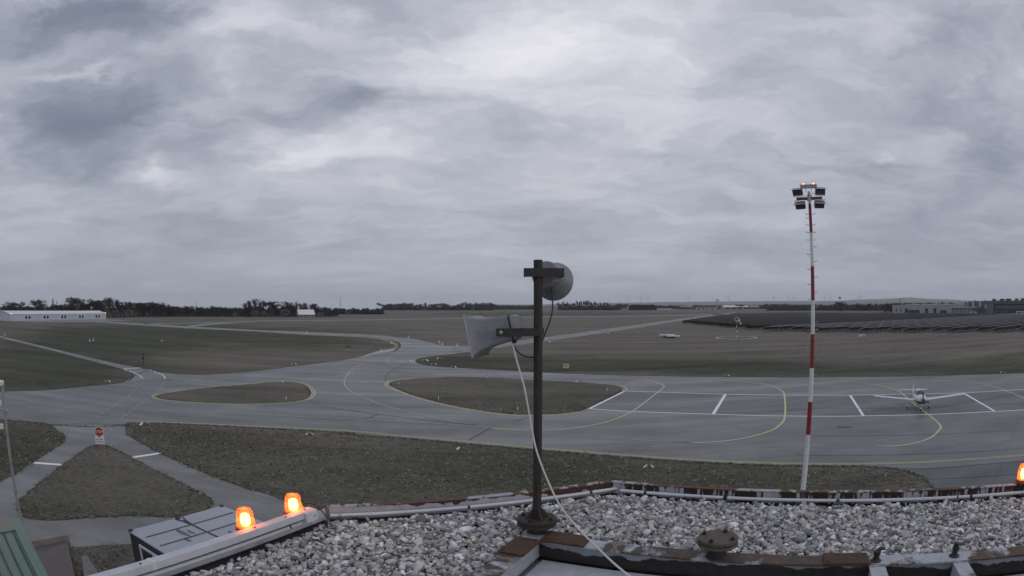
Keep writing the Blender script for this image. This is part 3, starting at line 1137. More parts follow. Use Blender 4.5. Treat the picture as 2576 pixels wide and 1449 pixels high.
PEEL_M = mat_peel('peeling_rail_paint', (.44, .45, .48), (.060, .030, .018), 11, 9, -9.0, 1.05, soft=.03, rust2=(.13, .06, .03), xg=-.30)
PEEL_R = mat_peel('rust_rail_paint_rests', (.42, .43, .46), (.032, .018, .013), 30, 3, -1.0, .03, soft=.03, rust2=(.07, .035, .02))
PEEL_TOP = mat_peel('rail_top_rust', (.40, .40, .42), (.11, .050, .026), 12, 10, 0, -.05, soft=.03)


def rail(name, s0, t0, rot, length, mat, mat_top, hgt=.10, out=.055):
    """rusty edge angle: upright web with a top flange; local x along the edge, y outward"""
    web = MB().box((length / 2, .006, hgt / 2), (length, .012, hgt)).build(name, mat, tower)
    web.location = tl(s0, t0, ZT - hgt)
    web.rotation_euler = (0, 0, rot)
    fl = MB().box((length / 2, out / 2 - .004, hgt - .002), (length + .02, out, .006)).build('rail_flange', mat_top, web)
    MB().box((length / 2, .030, -.02), (length, .05, .06)).build('upstand', FELT, web)
    return web


L_AB = math.hypot(S_A - S_L, T_R - T_B)
rail('edge_rail', S_L + .02, T_B + .02, R(45), L_AB - .03, PEEL_M, PEEL_TOP)
rail('edge_rail', S_A, T_R, 0, 7.8, PEEL_R, PEEL_TOP)
rl = rail('edge_rail', S_L, -2.5, R(90), T_B + 2.5, M('left_rail_paint', (.50, .51, .54), .6, var=.15), RUST)

# --- pebbles on the roof
def pebble_field():
    base = bmesh.new()
    bmesh.ops.create_icosphere(base, subdivisions=2, radius=1.0)
    bv = np.array([v.co[:] for v in base.verts])
    bf = np.array([[v.index for v in f.verts] for f in base.faces])
    base.free()
    shapes = []
    for k in range(14):
        c = rng.normal(0, 1, (5, 3))
        d = np.ones(len(bv))
        for w in c:
            d += .12 * np.sin(bv @ w * 1.7 + rng.uniform(0, 6))
        b = bv * d[:, None]
        # a few flattened sides
        for w in rng.normal(0, 1, (3, 3)):
            w /= np.linalg.norm(w)
            h = b @ w
            lim = rng.uniform(.72, .98)
            b = b - np.outer(np.maximum(h - lim, 0) * .85, w)
        shapes.append(b)
    pts = []
    cell = .0260
    for layer, (zoff, dens_) in enumerate(((-.006, 1.0), (.010, .62), (.021, .20))):
        for s in np.arange(S_L + .05, 5.4, cell):
            for t in np.arange(.4, T_R - .03, cell):
                if rng.uniform() > dens_:
                    continue
                a_ = s + rng.uniform(-.5, .5) * cell
                b_ = t + rng.uniform(-.5, .5) * cell
                if b_ - a_ > 6.074 - .10 - .05 * rng.uniform() or a_ < S_L + .085 + .04 * rng.uniform() or b_ > T_R - .07 - .03 * rng.uniform():
                    continue
                if a_ > -1.60 and b_ < 3.575:
                    continue
                if a_ < -1.0 and b_ < 1.1:
                    continue
                p = st(a_, b_)
                if abs(p.x) / max(p.y, .01) > 2.3 or p.y < 1.0:
                    continue
                pts.append((p.x, p.y, zoff))
    pts = np.array(pts)
    n = len(pts)
    size = np.clip(rng.lognormal(math.log(.0136), .40, n), .006, .031)
    asp = np.column_stack([rng.uniform(.95, 1.5, n), rng.uniform(.75, 1.05, n), rng.uniform(.48, .78, n)])
    yaw = rng.uniform(0, 6.283, n)
    tx = rng.normal(0, .40, n)
    ty = rng.normal(0, .40, n)
    kind = rng.integers(0, len(shapes), n)
    nv, nfc = len(bv), len(bf)
    V = np.empty((n, nv, 3), np.float32)
    for k in range(len(shapes)):
        ix = np.where(kind == k)[0]
        if not len(ix):
            continue
        b = shapes[k][None] * (asp[ix] * size[ix, None])[:, None, :]
        cx, sx = np.cos(tx[ix])[:, None], np.sin(tx[ix])[:, None]
        y, z = b[..., 1] * cx - b[..., 2] * sx, b[..., 1] * sx + b[..., 2] * cx
        cy, sy = np.cos(ty[ix])[:, None], np.sin(ty[ix])[:, None]
        x, z = b[..., 0] * cy + z * sy, -b[..., 0] * sy + z * cy
        cz, sz = np.cos(yaw[ix])[:, None], np.sin(yaw[ix])[:, None]
        V[ix] = np.stack([x * cz - y * sz, x * sz + y * cz, z], -1)
    V += np.stack([pts[:, 0], pts[:, 1], pts[:, 2] + H + ZG + rng.uniform(-.003, .004, n)], -1)[:, None, :]
    Fc = bf[None] + (np.arange(n) * nv)[:, None, None]
    me = bpy.data.meshes.new('gravel')
    me.vertices.add(n * nv)
    me.vertices.foreach_set('co', V.ravel())
    me.loops.add(n * nfc * 3)
    me.loops.foreach_set('vertex_index', Fc.ravel().astype(np.int32))
    me.polygons.add(n * nfc)
    me.polygons.foreach_set('loop_start', np.arange(n * nfc, dtype=np.int32) * 3)
    me.polygons.foreach_set('loop_total', np.full(n * nfc, 3, np.int32))
    me.polygons.foreach_set('use_smooth', np.ones(n * nfc, bool))
    me.update()
    pal = np.array([[.46, .45, .43], [.36, .36, .36], [.54, .53, .51], [.28, .28, .30], [.42, .38, .33], [.70, .70, .70], [.17, .17, .18],
                    [.30, .22, .18], [.37, .34, .28], [.50, .50, .53]])
    pw = np.array([.17, .13, .19, .12, .07, .14, .13, .02, .04, .05])
    c = pal[rng.choice(len(pal), n, p=pw / pw.sum())] * np.array([1.01, 1.0, 1.0]) * rng.uniform(.70, 1.35, (n, 1))
    at = me.color_attributes.new('tint', 'FLOAT_COLOR', 'POINT')
    at.data.foreach_set('color', np.repeat(np.column_stack([c, np.ones(n)]), nv, axis=0).astype(np.float32).ravel())
    me.materials.append(mat_attr('river_pebble', 'tint', 1.0, .78, 60.0))
    o = bpy.data.objects.new('gravel', me)
    col.objects.link(o)
    tag(o, 'rounded grey river pebbles spread over the flat tower roof', 'gravel', kind='stuff')
    return n


N_PEBBLES = pebble_field()

# --- conduits along the roof edges
def conduit(label, spans, at, clips, rot, group='plastic conduits along the roof edge'):
    """spans: pairs of distances along the edge; at(d) -> st point"""
    r = thing('conduit', label, 'conduit', at(spans[0][0]), rot, group)
    d0 = spans[0][0]
    for a_, b_ in spans:
        MB().tube([(a_ - d0, 0, 0), (b_ - d0, 0, 0)], .0145, 14).build('pipe_length', PVC, r, smooth=True)
    for (a_, b_), (c_, d_) in zip(spans, spans[1:]):
        if c_ - b_ < .08:
            MB().tube([(b_ - d0 - .004, 0, 0), (c_ - d0 + .004, 0, 0)], .0105, 10).build('wire_bundle', BLACK, r, smooth=True)
    for c_ in clips:
        MB().tube([(c_ - d0 - .012, 0, 0), (c_ - d0 + .012, 0, 0)], .0175, 14).box((c_ - d0, .02, -.004), (.022, .03, .02)).build('clip', GALV, r)
    return r


def al(px, py, dz, d):
    p = G(px, py, H + dz)
    return p.x * d.x + p.y * d.y


eM = Vector((math.cos(A1DIR + R(45)), math.sin(A1DIR + R(45))))
eMn = Vector((-eM.y, eM.x))
DZP = -1.560


def bq(i, u, v):
    return 644 * i + u / 4, 1086.75 + v / 4


def atM(d):
    v = eM * d + eMn * 4.266
    return Vector((v.x, v.y, H + DZP))


mspan = [(al(*bq(1, 745, 828), DZP, eM), al(*bq(1, 2120, 750), DZP, eM)), (al(*bq(1, 2146, 748), DZP, eM), al(*bq(2, 760, 600), DZP, eM)),
         (al(*bq(2, 785, 595), DZP, eM), al(*bq(2, 1050, 552), DZP, eM))]
conduit('grey plastic conduit under the peeling white rail behind the speaker pole', mspan, atM, [al(*bq(1, 840, 828), DZP, eM)], A1DIR + R(45))


def atR(d):
    v = eR * d + eT * 4.700
    return Vector((v.x, v.y, H + DZP))


r_u = [((2, 1130, 548), (2, 1352, 578)), ((2, 1378, 582), (2, 1905, 640)), ((2, 1912, 641), (2, 2122, 662)), ((2, 2165, 668), (3, 692, 720)),
       ((3, 726, 722), (3, 1925, 692)), ((3, 1940, 690), (3, 2055, 680))]
rspan = [(al(*bq(*a_), DZP, eR), al(*bq(*b_), DZP, eR)) for a_, b_ in r_u] + [(al(*bq(3, 2080, 675), DZP, eR), 6.2)]
conduit('long grey plastic conduit in front of the streaked rusty rail on the right', rspan, atR, [], A1DIR)


def atL(d):
    v = eR * (-2.955) + eT * d
    return Vector((v.x, v.y, H - 1.537))


def c4q(u, v):
    return (420 + .3183 * u) * .67083, (1820 + .3183 * v) * .67083


lspan = [(0.0, al(*c4q(812, 925), -1.537, eT)), (al(*c4q(832, 935), -1.537, eT), al(*c4q(2072, 495), -1.537, eT)), (al(*c4q(2098, 490), -1.537, eT), al(*c4q(2222, 445), -1.537, eT))]
conduit('grey plastic conduit under the white beacon trunking', lspan, atL, [], A1DIR + R(90))

# --- white trunking with its end box
trk = thing('cable_trunking', 'white metal cable trunking running along the left roof edge beside two lit beacons', 'trunking', st(-2.955, 2.8, -1.497), A1DIR)
jt = al(*c4q(490, 905), -1.45, eT) - 2.8
MB().bbox((0, (jt - .003 - 3.2) / 2, .024), (.070, 3.2 + jt - .003, .048), .004).build('trunk_length', WHITE, trk)
MB().bbox((0, jt / 2 + .002, .024), (.070, -jt - .004, .048), .004).build('trunk_length', WHITE, trk)
MB().box((0, jt, .0245), (.0735, .03, .0505)).build('joint_sleeve', WHITE2, trk)
for y in (jt - .08, jt * .35, -.16):
    MB().lathe([(.008, 0), (.008, .003), (.005, .006)], 10, Matrix.Translation((.005, y, .048))).build('screw', DKSTEEL, trk)
jb = MB().bbox((.012, .055, .012), (.095, .115, .074), .008).build('junction_box', WHITE2, trk)
MB().lathe([(.006, 0), (.006, .003)], 10, Matrix.Translation((.060, .075, .01)) @ Matrix.Rotation(R(90), 4, 'Y')).build('screw', DKSTEEL, jb)
MB().lathe([(.011, 0), (.011, .022), (.008, .024)], 12, Matrix.Translation((.0, .03, .048))).build('gland', PVC, jb, smooth=True)
cab = [st(-2.955, 2.83, -1.43), st(-2.95, 2.845, -1.405), st(-2.93, 2.875, -1.40), st(-2.90, 2.91, -1.425), st(-2.875, 2.935, -1.47), st(-2.86, 2.97, -1.53), st(-2.80, 3.08, -1.56),
       st(-2.77, 3.20, -1.562)]
tag(MB().tube([p - cab[0] for p in cab], .0045, 8).build('cable', BLACK, None, smooth=True, loc=cab[0]), 'short black cable looping out of the white junction box', 'cable')

# --- beacons
m, nt, b = new_mat('amber_dome')
nt.nodes.remove(b)
out = nt.nodes['Material Output']
tr = node(nt, 'ShaderNodeBsdfTransparent', {'Color': (1.0, .31, .15, 1)})
gl = node(nt, 'ShaderNodeBsdfGlossy', {'Color': (1, .9, .85, 1), 'Roughness': .12})
tl_ = node(nt, 'ShaderNodeBsdfTranslucent', {'Color': (1.0, .20, .10, 1)})
m1 = node(nt, 'ShaderNodeMixShader', {0: .30, 1: tr.outputs[0], 2: tl_.outputs[0]})
m2 = node(nt, 'ShaderNodeMixShader', {0: .05, 1: m1.outputs[0], 2: gl.outputs[0]})
nt.links.new(m2.outputs[0], out.inputs[0])
AMBER = m
m, nt, b = new_mat('red_dome')
nt.nodes.remove(b)
out = nt.nodes['Material Output']
tr = node(nt, 'ShaderNodeBsdfTransparent', {'Color': (1.0, .10, .05, 1)})
tl_ = node(nt, 'ShaderNodeBsdfTranslucent', {'Color': (1.0, .08, .04, 1)})
m1 = node(nt, 'ShaderNodeMixShader', {0: .6, 1: tr.outputs[0], 2: tl_.outputs[0]})
nt.links.new(m1.outputs[0], out.inputs[0])
REDDOME = m
LAMP = emis('lit_lamp', (1.0, .60, .24), 30.0)
LAMP_R = emis('lit_red_lamp', (1.0, .16, .06), 9.0)


def make_beacon(label, group, dome=AMBER, lamp=LAMP):
    r = thing('warning_beacon', label, 'beacon', (0, 0, 0), 0, group)
    MB().lathe([(.068, 0), (.072, .004), (.072, .026), (.066, .030)], 28).build('base', M('amber_base', (.32, .11, .05), .5), r, smooth=True)
    rings = MB()
    for k in range(28):
        a_ = 2 * math.pi * k / 28
        rings.box((.0725 * math.cos(a_), .0725 * math.sin(a_), .014), (.004, .006, .022), Matrix.Rotation(a_, 3, 'Z'))
    rb = rings.build('base_grip', M('amber_base', (.32, .11, .05), .5), r)
    rb['kind'] = 'stuff'
    prof = [(.062, .030), (.0655, .034), (.0635, .050), (.0665, .053), (.061, .075), (.0595, .090), (.056, .115), (.0575, .118), (.053, .138), (.048, .146), (.030, .150), (.001, .151)]
    MB().lathe(prof, 32, caps=False).build('dome', dome, r, smooth=True)
    MB().lathe([(.020, .034), (.032, .045), (.035, .075), (.032, .104), (.018, .114), (.001, .115)], 20, caps=False).build('lamp', lamp, r, smooth=True)
    return r


BG = 'amber beacons on the roof edges'
b0 = make_beacon('lit amber beacon beside the middle of the white trunking', BG)
p = G(620, 1332, H + ZT + .012)
b0.location = p
b1 = copy_tree(b0)
b1['label'] = 'lit amber beacon on the white trunking next to the white end box'
b1.location = G(740, 1293, H + ZT + .012)
b2 = copy_tree(b0)
b2['label'] = 'lit amber beacon on the rusty roof rail at the right picture edge'
b2.location = G(2573, 1212, H + ZT + .012)
for b_ in (b0, b1, b2):
    b_.rotation_euler = (0, 0, A1DIR)

# --- steel frame round the lower roof
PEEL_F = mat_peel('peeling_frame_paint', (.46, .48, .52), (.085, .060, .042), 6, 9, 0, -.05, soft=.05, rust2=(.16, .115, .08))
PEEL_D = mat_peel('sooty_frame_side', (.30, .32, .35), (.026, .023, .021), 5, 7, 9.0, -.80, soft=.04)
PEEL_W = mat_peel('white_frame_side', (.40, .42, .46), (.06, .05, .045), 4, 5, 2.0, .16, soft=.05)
frame = thing('roof_frame', 'peeling steel beam frame round the lower white roof in front of the pebbles', 'frame', st(-1.5, 3.49, -1.67), A1DIR)


def beam(s0, t0, s1, t1, side_mat, top_mat=PEEL_F, w=.14, h=.12):
    """I-beam lying along s or t; local to the frame"""
    a_ = Vector((s0 + 1.5, t0 - 3.49))
    b_ = Vector((s1 + 1.5, t1 - 3.49))
    L = (b_ - a_).length
    rz = math.atan2((b_ - a_).y, (b_ - a_).x)
    web = MB().box((L / 2, 0, h * .48), (L, w * .82, h * .86)).build('beam', side_mat, frame)
    web.location = (a_.x, a_.y, 0)
    web.rotation_euler = (0, 0, rz)
    MB().box((L / 2, 0, h - .006), (L, w, .012)).build('top_flange', top_mat, web)
    MB().box((L / 2, 0, .004), (L, w * .95, .008)).build('bottom_flange', side_mat, web)
    MB().box((L / 2, 0, h * .55), (L, w * .86, .006)).build('side_rib', side_mat, web)
    return web


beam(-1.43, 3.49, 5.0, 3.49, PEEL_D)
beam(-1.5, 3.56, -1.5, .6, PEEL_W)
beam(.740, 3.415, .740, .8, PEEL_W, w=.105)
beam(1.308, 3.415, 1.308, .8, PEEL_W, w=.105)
bz = .12


def plate(s0, s1, t0, t1, name='cover_plate'):
    c = ((s0 + s1) / 2 + 1.5, (t0 + t1) / 2 - 3.49, bz + .008)
    pl = MB().bbox(c, (s1 - s0, t1 - t0, .016), .004).build(name, RUST, frame)
    for x, y in ((s0 + .025, t0 + .025), (s1 - .025, t1 - .025)):
        MB().lathe([(.010, 0), (.010, .006)], 6, Matrix.Translation((x + 1.5, y - 3.49, bz + .016))).build('bolt', RUSTD, pl)


plate(-1.588, -1.415, 3.12, 3.40)
plate(-1.425, -1.125, 3.405, 3.580)
plate(.396, .690, 3.410, 3.572)
SHEETW = mat_peel('flaking_white_roof_coat', (.46, .48, .52), (.10, .105, .115), 5, 5, 0, .27, soft=.05, rust2=(.22, .23, .25))
lr = thing('lower_roof', 'white coated lower roof with dark felt patches inside the steel frame', 'roof', st(1.0, 2.2, -1.71), A1DIR)
MB().box((0.4, -.6, .015), (5.6, 3.6, .03)).build('coated_sheet', SHEETW, lr)
for s0, t0, w_, d_, rz in ((-.62, 3.02, .55, .42, .35), (.32, 3.20, .5, .35, .0), (1.9, 3.0, .9, .6, .2), (1.03, 3.1, .35, .5, 0)):
    pt = MB().prism([(-w_ / 2, -d_ / 2), (w_ / 2, -d_ / 2 * .8), (w_ / 2 * .8, d_ / 2), (-w_ / 2 * .6, d_ / 2 * .9)], 0, .004).build('felt_patch', FELT, lr)
    pt.location = (s0 - 1.0, t0 - 2.2, .031)
    pt.rotation_euler = (0, 0, rz)

# --- flanged pipe end on the frame
def hexbolt(mb, x, y, z, r=.013, h=.014):
    mb.lathe([(r * 1.5, 0), (r * 1.5, .003)], 12, Matrix.Translation((x, y, z)))
    mb.lathe([(r, .003), (r, h), (r * .7, h + .002)], 6, Matrix.Translation((x, y, z)))
    mb.lathe([(r * .5, h), (r * .5, h + .008)], 8, Matrix.Translation((x, y, z)))
    return mb


def flange_pair(parent, z, r=.127, ph=.5, mat=RUSTD):
    MB().lathe([(r, 0), (r, .020)], 40, Matrix.Translation((0, 0, z))).build('flange', mat, parent, smooth=True)
    MB().lathe([(r - .004, 0), (r - .004, .006)], 40, Matrix.Translation((0, 0, z + .020))).build('gasket', BLACK, parent, smooth=True)
    MB().lathe([(r - .003, 0), (r, .003), (r, .019), (r - .003, .022)], 40, Matrix.Translation((0, 0, z + .026))).build('flange', RUSTD if mat is RUSTD else mat, parent, smooth=True)
    for k in range(4):
        a_ = ph + k * math.pi / 2
        hexbolt(MB(), r * .78 * math.cos(a_), r * .78 * math.sin(a_), z + .048).build('bolt', BLACK, parent)


stub = thing('pipe_stub', 'rusty blind flanged pipe stub standing on the peeling beam without any mast', 'pipe stub', st(-.285, 3.492, -1.55), A1DIR)
MB().lathe([(.072, 0), (.066, .008), (.060, .012), (.060, .085)], 28).build('pipe', PEEL_D, stub, smooth=True)
flange_pair(stub, .084, ph=R(25) + R(45), mat=M('olive_flange', (.085, .070, .050), .75, var=.3, scale=16, bmp=.4))

# --- speaker pole
POLE = Vector((.168, 3.875, H - 1.55))
pole = thing('speaker_pole', 'weathered steel pole on a bolted flange carrying two grey loudspeakers', 'pole', POLE, 0)
MB().lathe([(.070, 0), (.064, .006), (.060, .010), (.060, .056)], 28).build('pipe_foot', RUSTD, pole, smooth=True)
flange_pair(pole, .056, r=.134, ph=R(60), mat=RUSTD)
PT = H + .279 - POLE.z
ZF = .104
MB().tube([(0, 0, ZF), (0, 0, PT)], .0287, 20).build('shaft', POLEM, pole, smooth=True)
MB().lathe([(.0295, PT - .002), (.0295, PT + .003), (.020, PT + .005)], 20).build('cap', POLEM, pole)
for k in range(4):
    a_ = R(20) + k * math.pi / 2
    g_ = MB().add([(.028, -.004, ZF), (.088, -.004, ZF), (.028, -.004, ZF + .075), (.028, .004, ZF), (.088, .004, ZF), (.028, .004, ZF + .075)],
                  [(0, 1, 2), (5, 4, 3), (0, 3, 4, 1), (1, 4, 5, 2), (2, 5, 3, 0)]).build('gusset', RUSTD, pole)
    g_.rotation_euler = (0, 0, a_)


def pole_z(py):               # height above the pole's base of a picture row at the pole
    return D(1349, py, math.hypot(POLE.x, POLE.y)).z - POLE.z


for zz_ in (.35, .55, .80):     # cable ties
    MB().lathe([(.0305, zz_), (.0305, zz_ + .006)], 18, caps=False).build('cable_tie', BLACK, pole)
# --- left loudspeaker: square re-entrant horn
PXM = .0026                   # metres per full-picture pixel at the pole
zl = pole_z(833)
hl = thing('horn_speaker', 'grey square flared loudspeaker on the pole pointing left', 'loudspeaker', POLE + Vector((0, 0, zl)), 0, 'loudspeakers on the pole')


def rrect(hw, hh, r, n=4):
    pts = []
    for cx_, cy_, a0_ in ((hw - r, hh - r, 0), (-hw + r, hh - r, 90), (-hw + r, -hh + r, 180), (hw - r, -hh + r, 270)):
        for k in range(n + 1):
            a_ = R(a0_ + 90 * k / n)
            pts.append((cx_ + r * math.cos(a_), cy_ + r * math.sin(a_)))
    return pts


# axis of the horn: from rear to mouth
rear = Vector((-(1349 - 1293) * PXM, -.01, -(822 - 833) * PXM + .0))
mouth = Vector((-(1349 - 1194) * PXM, .07, -(845 - 833) * PXM))
ax = (mouth - rear).normalized()
side = ax.cross(Vector((0, 0, 1))).normalized()
upv = side.cross(ax).normalized()
Lh = (mouth - rear).length


def hring(d, hw, hh, r, c=None):
    c = rear + ax * d
    return [c + side * x + upv * y for x, y in rrect(hw, hh, r)]


outer = [(.0, .075, .078, .02), (Lh * .30, .082, .086, .02), (Lh * .62, .095, .094, .018), (Lh * .82, .115, .106, .015), (Lh * .93, .135, .124, .012), (Lh, .150, .139, .010)]
inner = [(Lh, .146, .135, .010), (Lh * .92, .130, .118, .012), (Lh * .8, .110, .100, .015), (Lh * .55, .088, .086, .016), (Lh * .2, .06, .06, .016)]
MB().loft([hring(*q_) for q_ in outer + inner]).build('horn', HORN, hl, smooth=True)
MB().loft([hring(-.034, .058, .062, .016), hring(-.020, .066, .070, .018), hring(-.004, .076, .080, .02), hring(.004, .077, .081, .02)]).build('back_cover', HORN, hl, smooth=True)
MB().loft([hring(Lh * .97, .150, .1395, .01), hring(Lh + .003, .154, .143, .01), hring(Lh + .003, .146, .135, .01)], caps=False).build('mouth_rim', M('horn_edge', (.30, .30, .32), .45), hl, smooth=True)
for u in (-1, 1):
    MB().box(rear + ax * (Lh * .42) + side * .0905 * 1.0 + upv * (.012 * u + .002), (.12, .004, .006), Matrix(((ax.x, side.x, upv.x), (ax.y, side.y, upv.y), (ax.z, side.z, upv.z)))).build('rib', HORN, hl)
# bracket
bxx = -(1349 - 1250) * PXM
br = MB()
br.box((bxx / 2 - .015, -.108, -.003), (-bxx - .01, .006, .050))
br.build('bracket', DKSTEEL, hl)
MB().box((-.075, -.05, .020), (.15, .11, .006)).build('bracket_foot', DKSTEEL, hl)
MB().lathe([(.040, -.024), (.040, .024)], 20).build('pole_clamp', DKSTEEL, hl, smooth=True)
MB().box((-.030, -.060, -.003), (.07, .09, .046)).build('bracket_web', DKSTEEL, hl)
MB().lathe([(.012, 0), (.012, .006), (.006, .010)], 6, Matrix.Translation((bxx + .02, -.111, -.003)) @ Matrix.Rotation(R(90), 4, 'X')).build('bolt', GALV, hl)
for d_, u_, w_ in ((.85, .085, 0), (.92, -.07, 0), (.12, .05, 0)):
    c_ = rear + ax * (Lh * d_) + side * np.interp(d_, [0, .3, .62, .82, .93, 1], [.075, .082, .095, .115, .135, .15]) + upv * u_
    MB().lathe([(.006, -.003), (.006, .004), (.004, .006)], 8, Matrix.Translation(c_) @ Matrix.Rotation(R(90), 4, 'X')).build('rivet', GALV, hl)
MB().loft([hring(.004, .0785, .0825, .02), hring(.010, .0795, .0835, .02), hring(.016, .0785, .0825, .02)], caps=False).build('seam_band', DKSTEEL, hl)
gp = Vector((-(1349 - 1290) * PXM, -.045, -(851 - 833) * PXM))
MB().lathe([(.022, .0), (.024, -.010), (.016, -.018), (.014, -.034)], 14, Matrix.Translation(gp + Vector((0, 0, .006)))).build('cable_gland', BLACK, hl, smooth=True)

# --- right loudspeaker: round horn seen from behind
zr = pole_z(690)
hr = thing('horn_speaker', 'grey round loudspeaker at the pole top pointing away', 'loudspeaker', POLE + Vector((0, 0, zr)), 0, 'loudspeakers on the pole')
rc = Vector(((1367 - 1349) * PXM, .075, (690 - 688) * PXM))
mc = Vector(((1393 - 1349) * PXM + .012, .29, (690 - 704) * PXM))
ax2 = (mc - rc).normalized()
mt = Matrix.Translation(rc) @ ax2.to_track_quat('Z', 'Y').to_matrix().to_4x4()
L2 = (mc - rc).length
MB().lathe([(.060, 0), (.088, .006), (.093, .016), (.094, .060), (.090, .066)], 32, mt).build('driver_cover', HORN, hr, smooth=True)
MB().lathe([(.085, .064), (.092, L2 * .5), (.105, L2 * .72), (.122, L2 * .9), (.136, L2), (.133, L2 - .004), (.110, L2 * .75), (.07, L2 * .5), (.03, L2 * .4)], 36, mt, caps=False).build('horn', HORN, hr, smooth=True)
for a_ in (35, 215, 300):
    MB().lathe([(.009, -.004), (.009, .004)], 10, mt @ Matrix.Translation((.079 * math.cos(R(a_)), .079 * math.sin(R(a_)), .0))).build('screw', GALV, hr)
w2 = (1413 - 1313) * PXM
MB().box(((1363 - 1349) * PXM, -.036, .010), (w2, .008, .056)).build('bracket', DKSTEEL, hr)
MB().box(((1316 - 1349) * PXM, .035, .010), (.008, .14, .050)).build('bracket_arm', DKSTEEL, hr)
MB().box(((1410 - 1349) * PXM, .045, .006), (.008, .16, .050)).build('bracket_arm', DKSTEEL, hr)
MB().lathe([(.038, -.018), (.038, .038)], 20).build('pole_clamp', DKSTEEL, hr, smooth=True)
MB().lathe([(.020, .01), (.022, -.006), (.015, -.014), (.011, -.030)], 14, Matrix.Translation(((1386 - 1349) * PXM, .10, (690 - 712) * PXM))).build('cable_gland', BLACK, hr, smooth=True)


# --- cables
def cable(label, pts, r, mat, sub=6):
    P3 = [D(*p) for p in pts]
    sm = spline([tuple(p) for p in P3], sub)
    o0 = Vector(sm[0])
    return tag(MB().tube([Vector(p) - o0 for p in sm], r, 10).build('cable', mat, None, smooth=True, loc=o0), label, 'cable')


dp = math.hypot(POLE.x, POLE.y)
cable('long white cable running from the left speaker down over the pebbles', [(1289, 862, dp - .05), (1294, 885, dp - .055), (1302, 915, dp - .06), (1319, 975, dp - .06), (1331, 1040, dp - .055), (1340, 1090, dp - .05), (1350, 1135, dp - .06),
      (1372, 1195, dp - .10), (1405, 1265, dp - .16), (1448, 1322, dp - .20), (1497, 1372, dp - .42), (1550, 1422, dp - .82), (1600, 1462, dp - 1.1)], .0062, CABLEW)
cable('black cable hanging from the round speaker beside the pole', [(1387, 716, dp + .09), (1389, 740, dp + .07), (1390, 775, dp + .06), (1384, 805, dp + .05), (1374, 832, dp + .045), (1364, 858, dp + .04), (1358, 880, dp + .035), (1352, 892, dp + .035), (1346, 899, dp + .03),
      (1338, 899, dp), (1322, 897, dp - .02), (1307, 889, dp - .03), (1297, 877, dp - .04), (1291, 864, dp - .045)], .0050, BLACK)

# --- black glands on the beam
for (px, py, hh, ln), lab in zip(((2203, 1411, .085, .030), (2400, 1399, .085, .0)), ('black cable gland with an angled cap on the beam right of the rusty plate', 'black upright cable gland on the beam nearest the right picture edge')):
    p = G(px, py, H - 1.55)
    g_ = thing('cable_gland', lab, 'cable gland', p, A1DIR, 'black glands on the frame')
    MB().lathe([(.036, 0), (.036, .006), (.024, .010), (.022, .020)], 20).build('flange', RUSTD, g_, smooth=True)
    MB().lathe([(.019, .014), (.019, .045), (.024, .047), (.024, .066), (.018, .070)], 12).build('body', BLACK, g_, smooth=True)
    if ln:
        MB().tube([(0, 0, .064), (.012, .006, .078), (.045, .01, .080)], [.013, .013, .010], 10).build('cap', BLACK, g_, smooth=True)
    else:
        MB().lathe([(.017, .068), (.019, .074), (.019, .088), (.012, .094)], 12).build('cap', BLACK, g_, smooth=True)


# ------------------------------------------------------------------ floodlight mast
MAST_D = 34.9
az_m = math.atan2(16.92, 30.64)
MX, MY = MAST_D * math.sin(az_m), MAST_D * math.cos(az_m)
mast = thing('floodlight_mast', 'tall red and white banded mast with four floodlights and rungs', 'light mast', (MX, MY, 0), -az_m)


def mz(py):
    return D(2040, py, MAST_D).z


bounds = [0.0, mz(1093), mz(1010.75), mz(925.75), mz(840.75), mz(755.75), mz(670), mz(585), mz(512)]
MTOP = mz(470)


def mr(z):
    return .160 - .075 * z / 18.5


for i, (z0_, z1_) in enumerate(zip(bounds, bounds[1:])):
    red = i % 2 == 1
    MB().tube([(0, 0, z0_ + (.003 if i else 0)), (0, 0, z1_ - .003)], [mr(z0_), mr(z1_)], 16).build('red_section' if red else 'white_section', REDP if red else WHTP, mast, smooth=True)
MB().tube([(0, 0, bounds[-1]), (0, 0, MTOP - .25)], [.058, .05], 12).build('mast_head', GALV, mast, smooth=True)
rung_ys = [(539, 3), (548, 1), (566, 3), (585, 3), (604, 3), (621, 2), (640, 1), (658, 2), (678, 1), (697, 2), (716, 1), (735, 2), (754, 1), (773, 2), (791, 1), (811, 2), (830, 3), (849, 3), (868, 2), (886, 1), (906, 2), (943, 2),
           (962, 1), (980, 2), (999, 1), (1018, 2), (1036, 1), (1055, 2), (1072, 1), (1092, 2), (1108, 1), (1127, 2), (1144, 1), (1162, 2), (1180, 1), (1196, 3)]
for py, sd_ in rung_ys:
    z = mz(py)
    for sgn in ((1,) if sd_ == 2 else (-1,) if sd_ == 1 else (-1, 1)):
        r0 = mr(z) - .01
        MB().tube([(sgn * r0, 0, z), (sgn * (r0 + .17), 0, z), (sgn * (r0 + .185), 0, z + .012), (sgn * (r0 + .185), 0, z + .075)], .018, 6).build('rung', GALV, mast)
# head: crossbar, four floodlights, lamp bar
zb = mz(500)
MB().box((0, -.09, zb), (1.56, .07, .17)).build('crossbar', M('dark_red_bar', (.12, .02, .022), .5), mast)
MB().box((0, -.14, zb + .03), (.26, .06, .40)).build('bar_clamp', GALV, mast)


